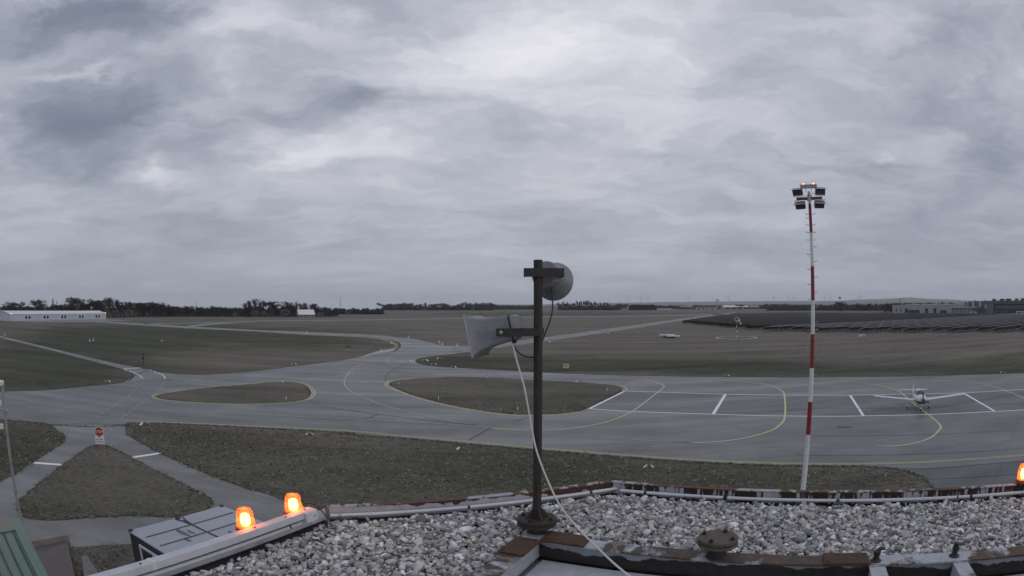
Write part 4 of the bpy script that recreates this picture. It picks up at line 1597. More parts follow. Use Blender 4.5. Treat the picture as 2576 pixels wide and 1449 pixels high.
def flood(x, z, tilt, sgn):
    """open flood housing with a hinged visor, facing down and out"""
    f = MB()
    w_ = .56
    f.loft([[Vector((sx * w_ * .5, .16, sz * .17)) for sx, sz in ((-1, -1), (1, -1), (1, 1), (-1, 1))],
            [Vector((sx * w_ * .5, .02, sz * .20)) for sx, sz in ((-1, -1), (1, -1), (1, 1), (-1, 1))],
            [Vector((sx * w_ * .53, -.10, sz * .215)) for sx, sz in ((-1, -1), (1, -1), (1, 1), (-1, 1))],
            [Vector((sx * w_ * .49, -.10, sz * .18)) for sx, sz in ((-1, -1), (1, -1), (1, 1), (-1, 1))]])
    o = f.build('floodlight', M('dark_lamp_housing', (.10, .104, .112), .5), mast)
    o.location = (x, -.10, z)
    o.rotation_euler = (R(tilt), 0, R(14) * sgn)
    MB().box((0, -.095, 0), (w_ * .96, .008, .34)).build('lamp_glass', M('lamp_glass', (.10, .115, .13), .10), o)
    for k in range(4):
        MB().box((0, .165, -.12 + .08 * k), (w_ * .86, .03, .012)).build('cooling_fin', GALV, o)
    vis = MB().add([(-w_ * .52, -.10, .215), (w_ * .52, -.10, .215), (w_ * .62, -.36, .25), (-w_ * .62, -.36, .25),
                    (-w_ * .52, -.10, .205), (w_ * .52, -.10, .205), (w_ * .62, -.36, .24), (-w_ * .62, -.36, .24)],
                   [(0, 1, 2, 3), (7, 6, 5, 4), (0, 4, 5, 1), (1, 5, 6, 2), (2, 6, 7, 3), (3, 7, 4, 0)]).build('visor', GALV, o)
    MB().tube([(-w_ * .54, .03, 0), (-w_ * .54, .03, -.30 if z > zb else .30), (w_ * .54, .03, -.30 if z > zb else .30), (w_ * .54, .03, 0)], .016, 6).build('yoke', GALV, o)
    return o


for x, y_, t_, s_ in ((-.68, 482, 28, -1), (.68, 482, 28, 1), (-.56, 516, 38, -1), (.58, 515, 38, 1)):
    flood(x, mz(y_), t_, s_)
MB().bbox((0, -.04, mz(469)), (1.02, .12, .22), .01).build('lamp_box', M('lamp_box_grey', (.30, .31, .33), .5), mast)
for x in (-.30, .30):
    lz = mz(469) + .11
    bl = MB().lathe([(.075, 0), (.08, .03), (.07, .10), (.05, .14), (.001, .15)], 16, Matrix.Translation((x, -.04, lz))).build('beacon_dome', AMBER, mast, smooth=True)
    MB().lathe([(.04, .02), (.05, .05), (.04, .09), (.001, .10)], 12, Matrix.Translation((x, -.04, lz))).build('lamp', emis('lit_mast_lamp', (1.0, .82, .55), 7.0), bl)
for k, pth in enumerate(([(-.12, -.15, mz(474)), (-.2, -.2, mz(480)), (-.06, -.2, mz(488)), (-.03, -.2, mz(500))], [(.12, -.15, mz(474)), (.18, -.2, mz(481)), (.05, -.2, mz(489))],
                         [(.34, -.2, mz(490)), (.22, -.22, mz(487)), (.15, -.22, mz(494)), (.06, -.2, mz(503))], [(-.36, -.2, mz(492)), (-.2, -.22, mz(495)), (-.08, -.2, mz(506))])):
    MB().tube(spline(pth, 5), .012, 6).build('wire', BLACK, mast, smooth=True)

# ------------------------------------------------------------------ parked aircraft
SKIN = M('aircraft_white_paint', (.62, .63, .66), .28, var=.05, scale=2)
SKIN_D = M('aircraft_dark_stripe', (.03, .032, .045), .3, var=.1)
CGLASS = M('canopy_glass', (.018, .022, .030), .06, var=.1, spec=.8)
nose_w, wl, wr = G(2324, 1030), G(2197, 993.5, 1.65), G(2424, 989, 1.65)
span_dir = Vector((wr.x - wl.x, wr.y - wl.y)).normalized()
HEAD = math.atan2(-span_dir.x, span_dir.y) + math.pi       # nose points towards the camera
fwd = Vector((math.cos(HEAD), math.sin(HEAD)))
if fwd.y > 0:
    HEAD += math.pi
    fwd = -fwd
cxy = Vector(((wl.x + wr.x) / 2, (wl.y + wr.y) / 2))
SPAN = (wr - wl).length
AS = SPAN / 11.7
plane = thing('light_aircraft', 'white low wing propeller aircraft parked on the apron stand', 'aircraft', (cxy.x, cxy.y, 0), HEAD)
plane.scale = (AS, AS, AS)
FW = 1.14
# local axes: x forward, y to port, z up; wing quarter chord near x = 0


def fus_ring(x, w, h, zc_, e=2.3, n=20):
    pts = []
    w *= FW
    for k in range(n):
        a_ = 2 * math.pi * k / n
        c_, s_ = math.cos(a_), math.sin(a_)
        pts.append(Vector((x, w * math.copysign(abs(c_) ** (2 / e), c_), zc_ + h * math.copysign(abs(s_) ** (2 / e), s_))))
    return pts


fus = [(2.28, .20, .22, 1.30), (2.20, .38, .33, 1.28), (1.95, .50, .42, 1.26), (1.4, .56, .46, 1.25), (.9, .60, .50, 1.24), (.3, .62, .52, 1.24), (-.6, .61, .52, 1.25), (-1.4, .50, .46, 1.30),
       (-2.4, .32, .34, 1.40), (-3.4, .19, .24, 1.48), (-4.3, .09, .15, 1.54), (-4.6, .03, .08, 1.56)]
MB().loft([fus_ring(*q_) for q_ in fus]).build('fuselage', SKIN, plane, smooth=True)
can = [(1.05, .42, .05, 1.66), (.75, .50, .24, 1.66), (.35, .54, .42, 1.68), (-.2, .55, .48, 1.70), (-.8, .52, .46, 1.70), (-1.4, .42, .33, 1.70), (-2.1, .24, .14, 1.68), (-2.5, .10, .05, 1.66)]
MB().loft([fus_ring(*q_, e=2.0) for q_ in can]).build('cabin_top', SKIN, plane, smooth=True)


def glass_patch(name, x0, x1, a0_, a1_, nx=5, na=6):
    """pane lying 8 mm proud of the cabin"""
    xs = [x0 + (x1 - x0) * i / nx for i in range(nx + 1)]
    vv_, fs = [], []
    for x in xs:
        for q0, q1 in zip(can, can[1:]):
            if q0[0] >= x >= q1[0]:
                t = (q0[0] - x) / (q0[0] - q1[0])
                w, h, zc_ = [q0[i] + (q1[i] - q0[i]) * t for i in (1, 2, 3)]
        for k in range(na + 1):
            a_ = R(a0_ + (a1_ - a0_) * k / na)
            vv_.append((x, (w * FW + .010) * math.cos(a_), zc_ + (h + .010) * math.sin(a_)))
    for i in range(nx):
        for k in range(na):
            fs.append((i * (na + 1) + k, i * (na + 1) + k + 1, (i + 1) * (na + 1) + k + 1, (i + 1) * (na + 1) + k))
    return MB().add(vv_, fs).build(name, CGLASS, plane, smooth=True)


glass_patch('windscreen', 1.0, .30, 12, 168, 6, 12)
glass_patch('side_window', .18, -.62, 6, 50)
glass_patch('side_window', .18, -.62, 130, 174)
glass_patch('rear_window', -.74, -1.45, 8, 48)
glass_patch('rear_window', -.74, -1.45, 132, 172)
MB().box((.80, 0, 1.78), (.05, .32, .10), Matrix.Rotation(R(-25), 3, 'Y')).build('glare_panel', M('paper_white', (.6, .6, .6), .7), plane)
for sgn in (-1, 1):
    MB().loft([[Vector((x, sgn * y, z)) for x, y, z in r_] for r_ in (
        [(1.9, .505, 1.18), (1.9, .505, 1.30), (1.9, .495, 1.32), (1.9, .495, 1.16)], [(.8, .612, 1.10), (.8, .612, 1.36), (.8, .60, 1.38), (.8, .60, 1.08)],
        [(-.8, .60, 1.12), (-.8, .60, 1.40), (-.8, .58, 1.42), (-.8, .58, 1.10)], [(-2.4, .328, 1.38), (-2.4, .328, 1.50), (-2.4, .31, 1.52), (-2.4, .31, 1.36)])]).build('stripe', SKIN_D, plane)


def foil(c, t_, n=9):
    up = [(c * (1 - math.cos(math.pi * k / n)) / 2) for k in range(n + 1)]
    f = lambda x: 5 * t_ * c * (.2969 * math.sqrt(x / c) - .126 * x / c - .3516 * (x / c) ** 2 + .2843 * (x / c) ** 3 - .1036 * (x / c) ** 4)
    return [(-x, f(x)) for x in up] + [(-x, -f(x) * .6) for x in up[-2:0:-1]]


def surface(name, root_c, tip_c, y0_, y1_, xr, xt, zr_, zt_, th=.13, vertical=False):
    rings = []
    for k in range(7):
        q_ = k / 6
        c_ = root_c + (tip_c - root_c) * q_
        y = y0_ + (y1_ - y0_) * q_
        x0_ = xr + (xt - xr) * q_
        z = zr_ + (zt_ - zr_) * q_
        rings.append([Vector((x0_ + a_, y, z + b_)) if not vertical else Vector((x0_ + a_, b_, z)) for a_, b_ in foil(c_, th)])
    return MB().loft(rings).build(name, SKIN, plane, smooth=True)


for sgn in (1, -1):
    w_ = surface('wing', 1.52, .88, sgn * .48, sgn * 5.72, .62, .42, .98, 1.50)
    MB().loft([[Vector((.40 + a_, sgn * 5.72 + 0, 1.50 + b_)) for a_, b_ in foil(.86, .11)], [Vector((.28 + a_, sgn * 5.83, 1.53 + b_)) for a_, b_ in foil(.62, .10)],
               [Vector((.10 + a_, sgn * 5.88, 1.57 + b_)) for a_, b_ in foil(.30, .08)]]).build('wing_tip', SKIN, w_, smooth=True)
    MB().loft([[Vector((-.42 + a_, y, z + b_ * .3)) for a_, b_ in foil(.26, .12)] for y, z in ((sgn * 3.2, 1.262), (sgn * 5.5, 1.49))]).build('aileron', SKIN, w_)
    surface('stabilizer', .86, .52, sgn * .06, sgn * 1.95, -3.72, -3.92, 1.56, 1.58, .10)
surface('fin', 1.35, .62, 0, 0, -3.35, -4.25, 1.52, 2.78, .10, vertical=True)
MB().add([(-4.15, -.012, 1.62), (-4.72, -.012, 1.62), (-4.88, -.012, 2.72), (-4.62, -.012, 2.72), (-4.15, .012, 1.62), (-4.72, .012, 1.62), (-4.88, .012, 2.72), (-4.62, .012, 2.72)],
         [(0, 1, 2, 3), (7, 6, 5, 4), (0, 4, 5, 1), (1, 5, 6, 2), (2, 6, 7, 3), (3, 7, 4, 0)]).build('rudder', SKIN_D, plane)
lowc = [(2.262, .215, .185, 1.22), (2.18, .365, .27, 1.17), (1.95, .475, .335, 1.135), (1.4, .54, .37, 1.11), (.7, .585, .40, 1.10)]
MB().loft([fus_ring(*q_) for q_ in lowc]).build('lower_cowl', SKIN_D, plane, smooth=True)
rotY = Matrix.Rotation(R(90), 4, 'Y')
MB().lathe([(.19, 0), (.175, .12), (.12, .24), (.05, .32), (.001, .34)], 20, Matrix.Translation((2.27, 0, 1.30)) @ rotY).build('spinner', SKIN_D, plane, smooth=True)
for k in range(3):
    a_ = R(8) + k * 2 * math.pi / 3
    rings = []
    for r_, c_, tw in ((.12, .10, 60), (.35, .17, 45), (.62, .16, 32), (.85, .11, 24), (.95, .05, 20)):
        t_ = R(tw)
        rings.append([Vector((math.sin(t_) * dx_ * c_ + dn * .02 * math.cos(t_), math.cos(t_) * dx_ * c_ - dn * .02 * math.sin(t_), r_)) for dx_, dn in ((-.5, 0), (0, .5), (.5, 0), (0, -.5))])
    MB().loft([[Matrix.Rotation(a_, 3, 'X') @ p for p in r2] for r2 in rings]).build('propeller_blade', M('black_blade', (.02, .02, .022), .4), plane).location = (2.36, 0, 1.30)
for sgn in (-1, 1):
    MB().lathe([(.12, 0), (.12, .02), (.10, .025)], 14, Matrix.Translation((2.205, sgn * .24, 1.34)) @ rotY).build('air_intake', BLACK, plane)
MB().box((2.1, 0, .99), (.18, .34, .12)).build('cowl_inlet', BLACK, plane)


def gear(x, y, z_top, y_top, name):
    lg = MB().tube([(x, y_top, z_top), (x, y * .8 + y_top * .2, z_top - .35), (x, y, .30)], [.05, .045, .035], 8).build('gear_leg', SKIN, plane, smooth=True)
    rX = Matrix.Rotation(R(90), 4, 'X')
    MB().lathe([(.10, -.065), (.17, -.06), (.185, -.03), (.185, .03), (.17, .06), (.10, .065)], 20, Matrix.Translation((x, y, .185)) @ rX).build('tyre', TYRE, lg, smooth=True)
    MB().loft([[Vector((x + q_[0], y + q_[1] * math.cos(2 * math.pi * k / 12), q_[3] + q_[2] * math.sin(2 * math.pi * k / 12))) for k in range(12)] for q_ in
               ((.36, .02, .02, .22), (.30, .08, .08, .23), (.12, .115, .135, .25), (-.12, .11, .13, .26), (-.35, .06, .07, .27), (-.50, .01, .02, .28))]).build('wheel_fairing', SKIN, lg, smooth=True)


gear(-.25, 1.40, 1.05, .45, 'main')
gear(-.25, -1.40, 1.05, -.45, 'main')
gear(1.55, 0.0, .85, 0.0, 'nose')
MB().tube([(-.55, 0, 2.14), (-.72, 0, 2.62)], [.018, .008], 6).build('antenna', GALV, plane)
MB().tube([(-.2, 0, 2.17), (-.26, 0, 2.30)], [.015, .010], 6).build('antenna', GALV, plane)

# ------------------------------------------------------------------ signs
s0_ = G(253, 1124)
sg = thing('stop_sign', 'red octagonal stop sign over a white plate at the service road fork', 'sign', s0_, math.atan2(s0_.y, s0_.x) - math.pi / 2)
dS = math.hypot(s0_.x, s0_.y)
zS, zP = D(248, 1086, dS).z, D(250, 1106.5, dS).z
MB().tube([(0, .03, 0), (0, .03, zS + .38)], .032, 10).build('post', GALV, sg, smooth=True)
oc = lambda r_: [(r_ * math.cos(R(22.5 + 45 * k)), r_ * math.sin(R(22.5 + 45 * k))) for k in range(8)]
rx90 = Matrix.Rotation(R(90), 4, 'X')


def plate_y(poly, th, y, z, mat, name, parent):
    mb = MB().prism(poly, -th / 2, th / 2)
    mb.v = [(p[0], y, z + p[1]) if False else (p[0], y - p[2], z + p[1]) for p in mb.v]
    return mb.build(name, mat, parent)


sgW = M('sign_white', (.60, .61, .62), .4, var=.06)
sgR = M('sign_red', (.30, .030, .028), .4, var=.1)
pl_ = plate_y(oc(.47), .02, -.012, zS, sgW, 'octagon_rim', sg)
plate_y(oc(.42), .008, -.027, zS, sgR, 'octagon_face', sg)
text_mesh('lettering', 'STOP', .30, sgW, sg, (0, -.032, zS), (R(90), 0, 0))
plw = plate_y([(-.43, -.36), (.43, -.36), (.43, .36), (-.43, .36)], .02, -.012, zP, sgW, 'notice_plate', sg)
dk = M('sign_print', (.12, .125, .14), .5)
for j, (zz_, segs) in enumerate(((.20, ((-.12, .10), (.06, .12))), (.03, ((-.30, .16), (-.10, .10), (.16, .30))), (-.13, ((-.26, .10), (-.10, .12), (.08, .14), (.26, .12))), (-.25, ((0, .66),)))):
    for x, w_ in segs:
        MB().box((x, -.0265, zP + zz_), (w_, .006, .075 if j < 3 else .03)).build('print_line', dk, plw)

p = G(1424, 929)
sy = thing('taxiway_sign', 'yellow rectangular taxiway sign with black stripes in the grass', 'sign', p, math.atan2(p.y, p.x) - math.pi / 2)
dY = math.hypot(p.x, p.y)
yel = M('sign_yellow', (.52, .50, .22), .45, var=.08)
zc_ = D(1424, 920.5, dY).z
hw = 7.6 * .00067 * dY
MB().bbox((0, 0, zc_), (hw * 2, .16, hw * 1.32), .02).build('sign_box', yel, sy)
MB().box((0, -.083, zc_ + hw * .22), (hw * 1.5, .006, hw * .13)).build('stripe', BLACK, sy)
MB().box((0, -.083, zc_ - hw * .14), (hw * 1.3, .006, hw * .09)).build('stripe', dk, sy)
for x in (-hw * .6, hw * .6):
    MB().tube([(x, 0, 0), (x, 0, max(.12, zc_ - hw * .6))], .04, 8).build('leg', GALV, sy)

p = G(877, 880.5)
so = thing('taxiway_sign', 'low orange sign board with dark letters in the dry grass left of the curve', 'sign', p, math.atan2(p.y, p.x) - math.pi / 2)
dO = math.hypot(p.x, p.y)
zo = D(877, 872, dO).z
MB().bbox((0, 0, max(zo, .45)), (1.9, .14, .9), .02).build('sign_board', M('sign_orange', (.20, .12, .05), .5), so)
text_mesh('lettering', 'NU', .85, BLACK, so, (-.1, -.078, max(zo, .45)), (R(90), 0, 0))
MB().box((0, -.05, .06), (2.6, .4, .12)).build('plinth', CONC, so)

# post with a dark box beside the path
p = G(361.5, 921)
po = thing('marker_post', 'slim dark post with a small box standing in the grass beside the path', 'post', p, 0)
dd = math.hypot(p.x, p.y)
zt_ = D(361.5, 888.5, dd).z
MB().tube([(0, 0, 0), (0, 0, zt_)], .07, 8).build('post', DKSTEEL, po)
MB().box((0, -.05, zt_ * .62), (.36, .24, zt_ * .20)).build('box', DKSTEEL, po)
MB().box((0, 0, zt_ * .93), (.18, .18, zt_ * .14)).build('cap', DKSTEEL, po)

# ------------------------------------------------------------------ edge markers and lights
MKW = M('marker_white', (.70, .70, .70), .5, var=.05)
MKR = M('marker_red', (.32, .05, .04), .5)


def tent_marker():
    r = thing('edge_marker', 'm', 'marker', (0, 0, 0), 0, 'edge markers along the taxiways')
    for sgn in (-1, 1):
        MB().add([(-.02 + sgn * .22, -.20, .30), (-.02 + sgn * .22, .20, .30), (sgn * .55, .28, .03), (sgn * .55, -.28, .03), (sgn * .20, -.20, .27), (sgn * .20, .20, .27), (sgn * .53, .28, 0), (sgn * .53, -.28, 0)],
                 [(0, 1, 2, 3), (7, 6, 5, 4), (0, 4, 5, 1), (1, 5, 6, 2), (2, 6, 7, 3), (3, 7, 4, 0)]).build('white_panel', MKW, r)
    MB().lathe([(.09, 0), (.07, .28), (.05, .34), (.001, .36)], 10).build('red_cone', MKR, r)
    MB().box((0, 0, .01), (1.0, .5, .02)).build('base_plate', DKSTEEL, r)
    return r


def lamp_marker():
    r = thing('edge_light', 'm', 'marker', (0, 0, 0), 0, 'small edge lights on the turf')
    MB().lathe([(.26, 0), (.26, .05), (.22, .07)], 14).build('foot', MKW, r)
    MB().tube([(0, 0, .05), (0, 0, .55)], .05, 8).build('stem', MKW, r)
    MB().lathe([(.09, .55), (.10, .62), (.07, .74), (.001, .76)], 12).build('lens', M('marker_lens', (.10, .13, .22), .2), r, smooth=True)
    return r


tm, lm = tent_marker(), lamp_marker()
first = {'t': True, 'l': True}
MARKS = [
    ('t', 779, 1094, 'white and red edge marker in the near grass above the far beacon'), ('t', 1160, 1130, 'white and red edge marker in the near grass between beacon and speaker pole'),
    ('t', 1632, 1176, 'white and red edge marker in the grass beyond the roof corner'), ('t', 364, 1069, 'white edge marker on the grass tip right of the stop sign'),
    ('t', 271, 961, 'white edge marker on the grass below the left path'), ('l', 226, 858, 'left one of two small white lights close together on the green turf'),
    ('l', 235, 857, 'right one of two small white lights close together on the green turf'), ('t', 411, 859, 'single white marker on the green turf left of centre'),
    ('l', 469, 826, 'dark small light beside the far taxiway fork'), ('l', 12, 843, 'white light beside the left end of the path'),
    ('l', 771, 838, 'dark small light on the far edge of the curving taxiway'), ('l', 1028, 849, 'small white light beyond the top of the taxiway curve'),
    ('l', 985, 864, 'small white light inside the twin yellow curve'), ('l', 1105, 862.5, 'small white light beyond the curve, first of three before the square speaker'),
    ('l', 1113, 866.5, 'small white light beyond the curve, middle of three before the square speaker'), ('l', 1150, 870, 'small white light beyond the curve, nearest the square speaker'),
    ('t', 1070, 908, 'white marker on the tip of the right grass wedge'), ('t', 1106, 903, 'white marker on the upper edge of the right grass wedge'),
    ('t', 1091, 918, 'white marker in the middle of the right grass wedge tip'), ('t', 1141, 925, 'white marker on the lower edge of the right grass wedge'),
    ('t', 739, 918, 'white marker beside the taxiway above the left grass island'), ('l', 711, 961, 'dark light on the upper rim of the left grass island'),
    ('l', 720, 1007, 'white light on the lower rim of the left grass island'), ('l', 959, 884, 'dark light in the pale gravel shoulder of the curve'),
    ('l', 1004, 968, 'white light on the left tip of the right grass island'), ('l', 1103, 1006, 'white light with a tall stem inside the right grass island'),
    ('l', 1225, 952, 'white light on the upper rim of the right grass island'), ('l', 1450, 961, 'tilted white light on the right grass island beyond the speaker pole'),
    ('l', 1527, 984, 'white light at the right end of the right grass island'), ('l', 1302, 1034, 'white light on the lower rim of the right grass island beside the white cable'),
    ('t', 1828, 946, 'white marker on the grass edge beyond the stands'), ('l', 1383, 861, 'small white light below the diagonal taxiway next to the speaker pole'),
    ('l', 1530, 839, 'small white light below the middle of the diagonal taxiway'), ('l', 1617, 825, 'small white light below the upper end of the diagonal taxiway'),
    ('t', 2523, 938.5, 'white marker on the grass edge at the right beyond the aircraft')]
for k_, px, py, lab in MARKS:
    proto = tm if k_ == 't' else lm
    o = proto if first[k_] else copy_tree(proto)
    first[k_] = False
    o.location = G(px, py)
    d_ = math.hypot(o.location.x, o.location.y)
    s_ = 1.0 if d_ < 90 else min(1.6, d_ / 110)
    if k_ == 't' and d_ < 60:
        s_ = .72
    o.scale = (s_, s_, s_)
    o.rotation_euler = (0, 0, math.atan2(o.location.y, o.location.x) - math.pi / 2 + random.uniform(-.4, .4))
    o['label'] = lab

# ------------------------------------------------------------------ site container, green roof, lamp post, low walls
CROOF = M('container_roof_paint', (.34, .355, .40), .45, var=.10, scale=.8, dirt=((.16, .16, .17), .70))
CWALL = M('container_wall_dark', (.028, .026, .040), .55, var=.2)
c0 = G(323, 1335, 2.6)
cs, ctt = to_st(c0)
cont = thing('site_container', 'dark walled site container with a pale ribbed roof below the white trunking', 'container', (c0.x, c0.y, 0), A1DIR)
CL, CW = 5.6, 4.9             # along t, along s
MB().box((CW / 2, CL / 2, 1.28), (CW - .06, CL - .06, 2.56)).build('wall', CWALL, cont)
ang = math.atan2(to_st(G(560, 1275, 2.6))[0] - cs, to_st(G(560, 1275, 2.6))[1] - ctt)
roofp = MB().bbox((CW / 2, CL / 2, 2.58), (CW, CL, .06), .02).build('roof', CROOF, cont)
for x in (1.22, 2.44, 3.66):
    for y0_, y1_ in ((.25, CL / 2 - .06), (CL / 2 + .10, CL - .25)):
        MB().bbox((x, (y0_ + y1_) / 2, 2.618), (.07, y1_ - y0_, .035), .012).build('roof_rib', M('container_seam', (.05, .05, .06), .6), roofp)
for x, y in ((.09, .09), (.09, CL - .09), (CW - .09, .09), (CW - .09, CL - .09), (.09, CL / 2)):
    MB().box((x, y, 2.60), (.18, .18, .14)).build('corner_casting', DKSTEEL, cont)
MB().box((CW / 2 + .2, CL / 2 + .02, 2.625), (CW - .7, .05, .05)).build('roof_cable', BLACK, cont)
MB().tube([(.12, CL / 2 + .25, 2.64), (.6, CL / 2 + .12, 2.63), (1.2, CL / 2 + .04, 2.64)], .03, 6).build('roof_cable', BLACK, cont)
MB().tube([(.12, CL / 2 - .20, 2.64), (.6, CL / 2 - .06, 2.63), (1.2, CL / 2 + .0, 2.64)], .03, 6).build('roof_cable', BLACK, cont)
for x, y, a_, b_ in ((1.75, 1.9, .55, .16), (1.95, 2.25, .3, .10), (2.6, 1.6, .25, .12), (3.4, 3.6, .4, .15)):
    st_o = MB().prism([(a_ * math.cos(q_) * (1 + .25 * math.sin(3 * q_)), b_ * math.sin(q_) * (1 + .2 * math.cos(2 * q_))) for q_ in np.linspace(0, 6.0, 14)], 0, .006).build('puddle_stain', M('roof_stain', (.06, .06, .065), .3), roofp)
    st_o.location = (x, y, 2.611)
wfr = MB()
for c_, d_ in (((1.05, -.05, 1.55), (.10, .06, 1.5)), ((2.75, -.05, 1.55), (.10, .06, 1.5)), ((1.9, -.05, 2.25), (1.6, .06, .10)), ((1.9, -.05, .85), (1.6, .06, .10)), ((2.2, -.05, 1.55), (.08, .06, 1.3))):
    wfr.box(c_, d_)
wfr_o = wfr.build('window_frame', WHITE2, cont)
MB().box((1.9, -.032, 1.55), (1.6, .01, 1.3)).build('pane', GLASS_D, wfr_o)

# green sheet-metal roof, lower left
SG = 2.5
Ax = Vector((-2.205, 1.835, -1)) * SG
Ex = Vector((-1.674, 1.472, -1)) * SG * 1.163
rid = Vector((-.4305, -.9026, 0))
GREEN = M('green_sheet_metal', (.165, .235, .195), .42, var=.10, scale=3)
GREEN_D = M('green_sheet_seam', (.055, .085, .068), .5)
groof = thing('green_roof', 'green sheet metal roof with standing seams in the lower left corner', 'roof', Vector((Ax.x, Ax.y, 0)), 0)
A_ = Vector((0, 0, Ax.z + H))
E_ = Ex - Ax
Ln = 5.0
nrm = E_.cross(rid).normalized()
if nrm.z < 0:
    nrm = -nrm
v4 = [A_, A_ + E_ * 1.6, A_ + E_ * 1.6 + rid * Ln, A_ + rid * Ln]
MB().add([p_ - nrm * .04 for p_ in v4] + v4, [(0, 1, 2, 3), (7, 6, 5, 4), (0, 4, 5, 1), (1, 5, 6, 2), (2, 6, 7, 3), (3, 7, 4, 0)]).build('roof_sheet', GREEN, groof)


def on_roof(a_, b_, h=0.0):
    return A_ + E_ * a_ + rid * b_ + nrm * h


def strip(a0_, b0_, a1_, b1_, w_, h_, mat, name):
    p0, p1 = on_roof(a0_, b0_), on_roof(a1_, b1_)
    t = (p1 - p0).normalized()
    s_ = nrm.cross(t).normalized() * w_ / 2
    q_ = [p0 - s_, p0 + s_, p1 + s_, p1 - s_]
    MB().add([x + nrm * .001 for x in q_] + [x + nrm * h_ for x in q_], [(0, 1, 2, 3), (7, 6, 5, 4), (0, 4, 5, 1), (1, 5, 6, 2), (2, 6, 7, 3), (3, 7, 4, 0)]).build(name, mat, groof)


strip(-.02, .06, 1.6, .06, .13, .022, GREEN, 'edge_trim')
strip(.05, .0, .05, Ln, .16, .020, GREEN, 'ridge_trim')
for b_ in np.arange(.16, 2.4, .135):
    strip(.16, b_, 1.6, b_, .014, .022, GREEN_D, 'seam')
strip(.135, .13, .135, Ln, .018, .012, GREEN_D, 'seam')
MB().prism([(p_.x, p_.y) for p_ in (E_ * .02 + rid * .15, E_ * 1.5 + rid * .15, E_ * 1.5 + rid * Ln, E_ * .02 + rid * Ln)], 0, (A_ + E_ * 1.55).z - .05).build('wall', TOWER_WALL, groof)
rb_ = make_beacon('red warning lamp standing at the ridge end of the green roof', 'red lamps on low roofs', REDDOME, LAMP_R)
rb_.location = Ax + Vector((0, 0, H)) + E_ * .02 + rid * .42
rb_.scale = (1.15, 1.15, 1.15)

# lamp post on the left edge
LPD = 21.0
lp0 = D(33, 1200, LPD)
lp = thing('lamp_post', 'thin grey post with white lamp heads at the left picture edge', 'lamp post', (lp0.x, lp0.y, 0), 0)
hL = D(4, 968, LPD).z
MB().tube([(0, 0, 0), (0, 0, 2.2), (0, 0, hL)], [.085, .07, .05], 12).build('post', M('pale_post', (.26, .28, .27), .5), lp, smooth=True)
z1_ = D(10, 1033, LPD).z
MB().box((-.05, 0, z1_), (.62, .12, .10)).build('cross_arm', GALV, lp)
MB().bbox((-.16, 0, hL + .05), (.30, .24, .16), .05).build('lamp_head', M('lamp_head_white', (.62, .66, .64), .35), lp)
for x, dz_ in ((-.28, .22), (-.30, -.55)):
    MB().bbox((x, 0, z1_ + dz_), (.16, .16, .16), .03).build('lamp_head', M('lamp_head_white', (.62, .66, .64), .35), lp)

# low concrete walls by the building
BRN = M('brown_concrete', (.115, .100, .098), .9, var=.2, scale=1.5, bmp=.5)
a_, b_, c_, d_ = G(75, 1375, .35), G(168, 1358, .35), G(190, 1452, .35), G(90, 1460, .35)
ramp_o = thing('concrete_ramp', 'brown concrete ramp with a raised kerb at its far end', 'ramp', (b_.x, b_.y, 0), 0)
MB().prism([(q_.x - b_.x, q_.y - b_.y) for q_ in (a_, b_, c_, d_)], 0, .30).build('slab', BRN, ramp_o)
k0, k1 = a_ - b_, Vector((0, 0, 0))
t = (k1 - k0).normalized()
s_ = Vector((-t.y, t.x, 0)) * .22
kb = MB().prism([((k0 - s_ * .2).x, (k0 - s_ * .2).y), ((k1 + t * .15 - s_ * .2).x, (k1 + t * .15 - s_ * .2).y), ((k1 + t * .15 + s_).x, (k1 + t * .15 + s_).y), ((k0 + s_).x, (k0 + s_).y)], 0, .62).build('kerb', M('ramp_kerb', (.22, .19, .18), .9, var=.25, scale=2, bmp=.5), ramp_o)
ap = G(207, 1400, .5)
wz = thing('concrete_wedge', 'pale concrete cheek wall end showing beside the white trunking', 'wall', (ap.x, ap.y, 0), 0)
q1_, q2_ = G(220, 1399, .5) - ap, G(262, 1462, .5) - ap
q3_ = G(212, 1462, .5) - ap
CONC_D = M('weathered_concrete', (.16, .155, .145), .9, var=.2, scale=2, bmp=.5)
MB().prism([(0, 0), (q1_.x, q1_.y), (q2_.x, q2_.y), (q3_.x, q3_.y)], 0, .5).build('cheek', CONC_D, wz)
MB().prism([(.01, -.02), (q1_.x - .02, q1_.y - .02), (q2_.x - .03, q2_.y), (q3_.x + .03, q3_.y)], .5, .54).build('coping', CONC_D, wz)


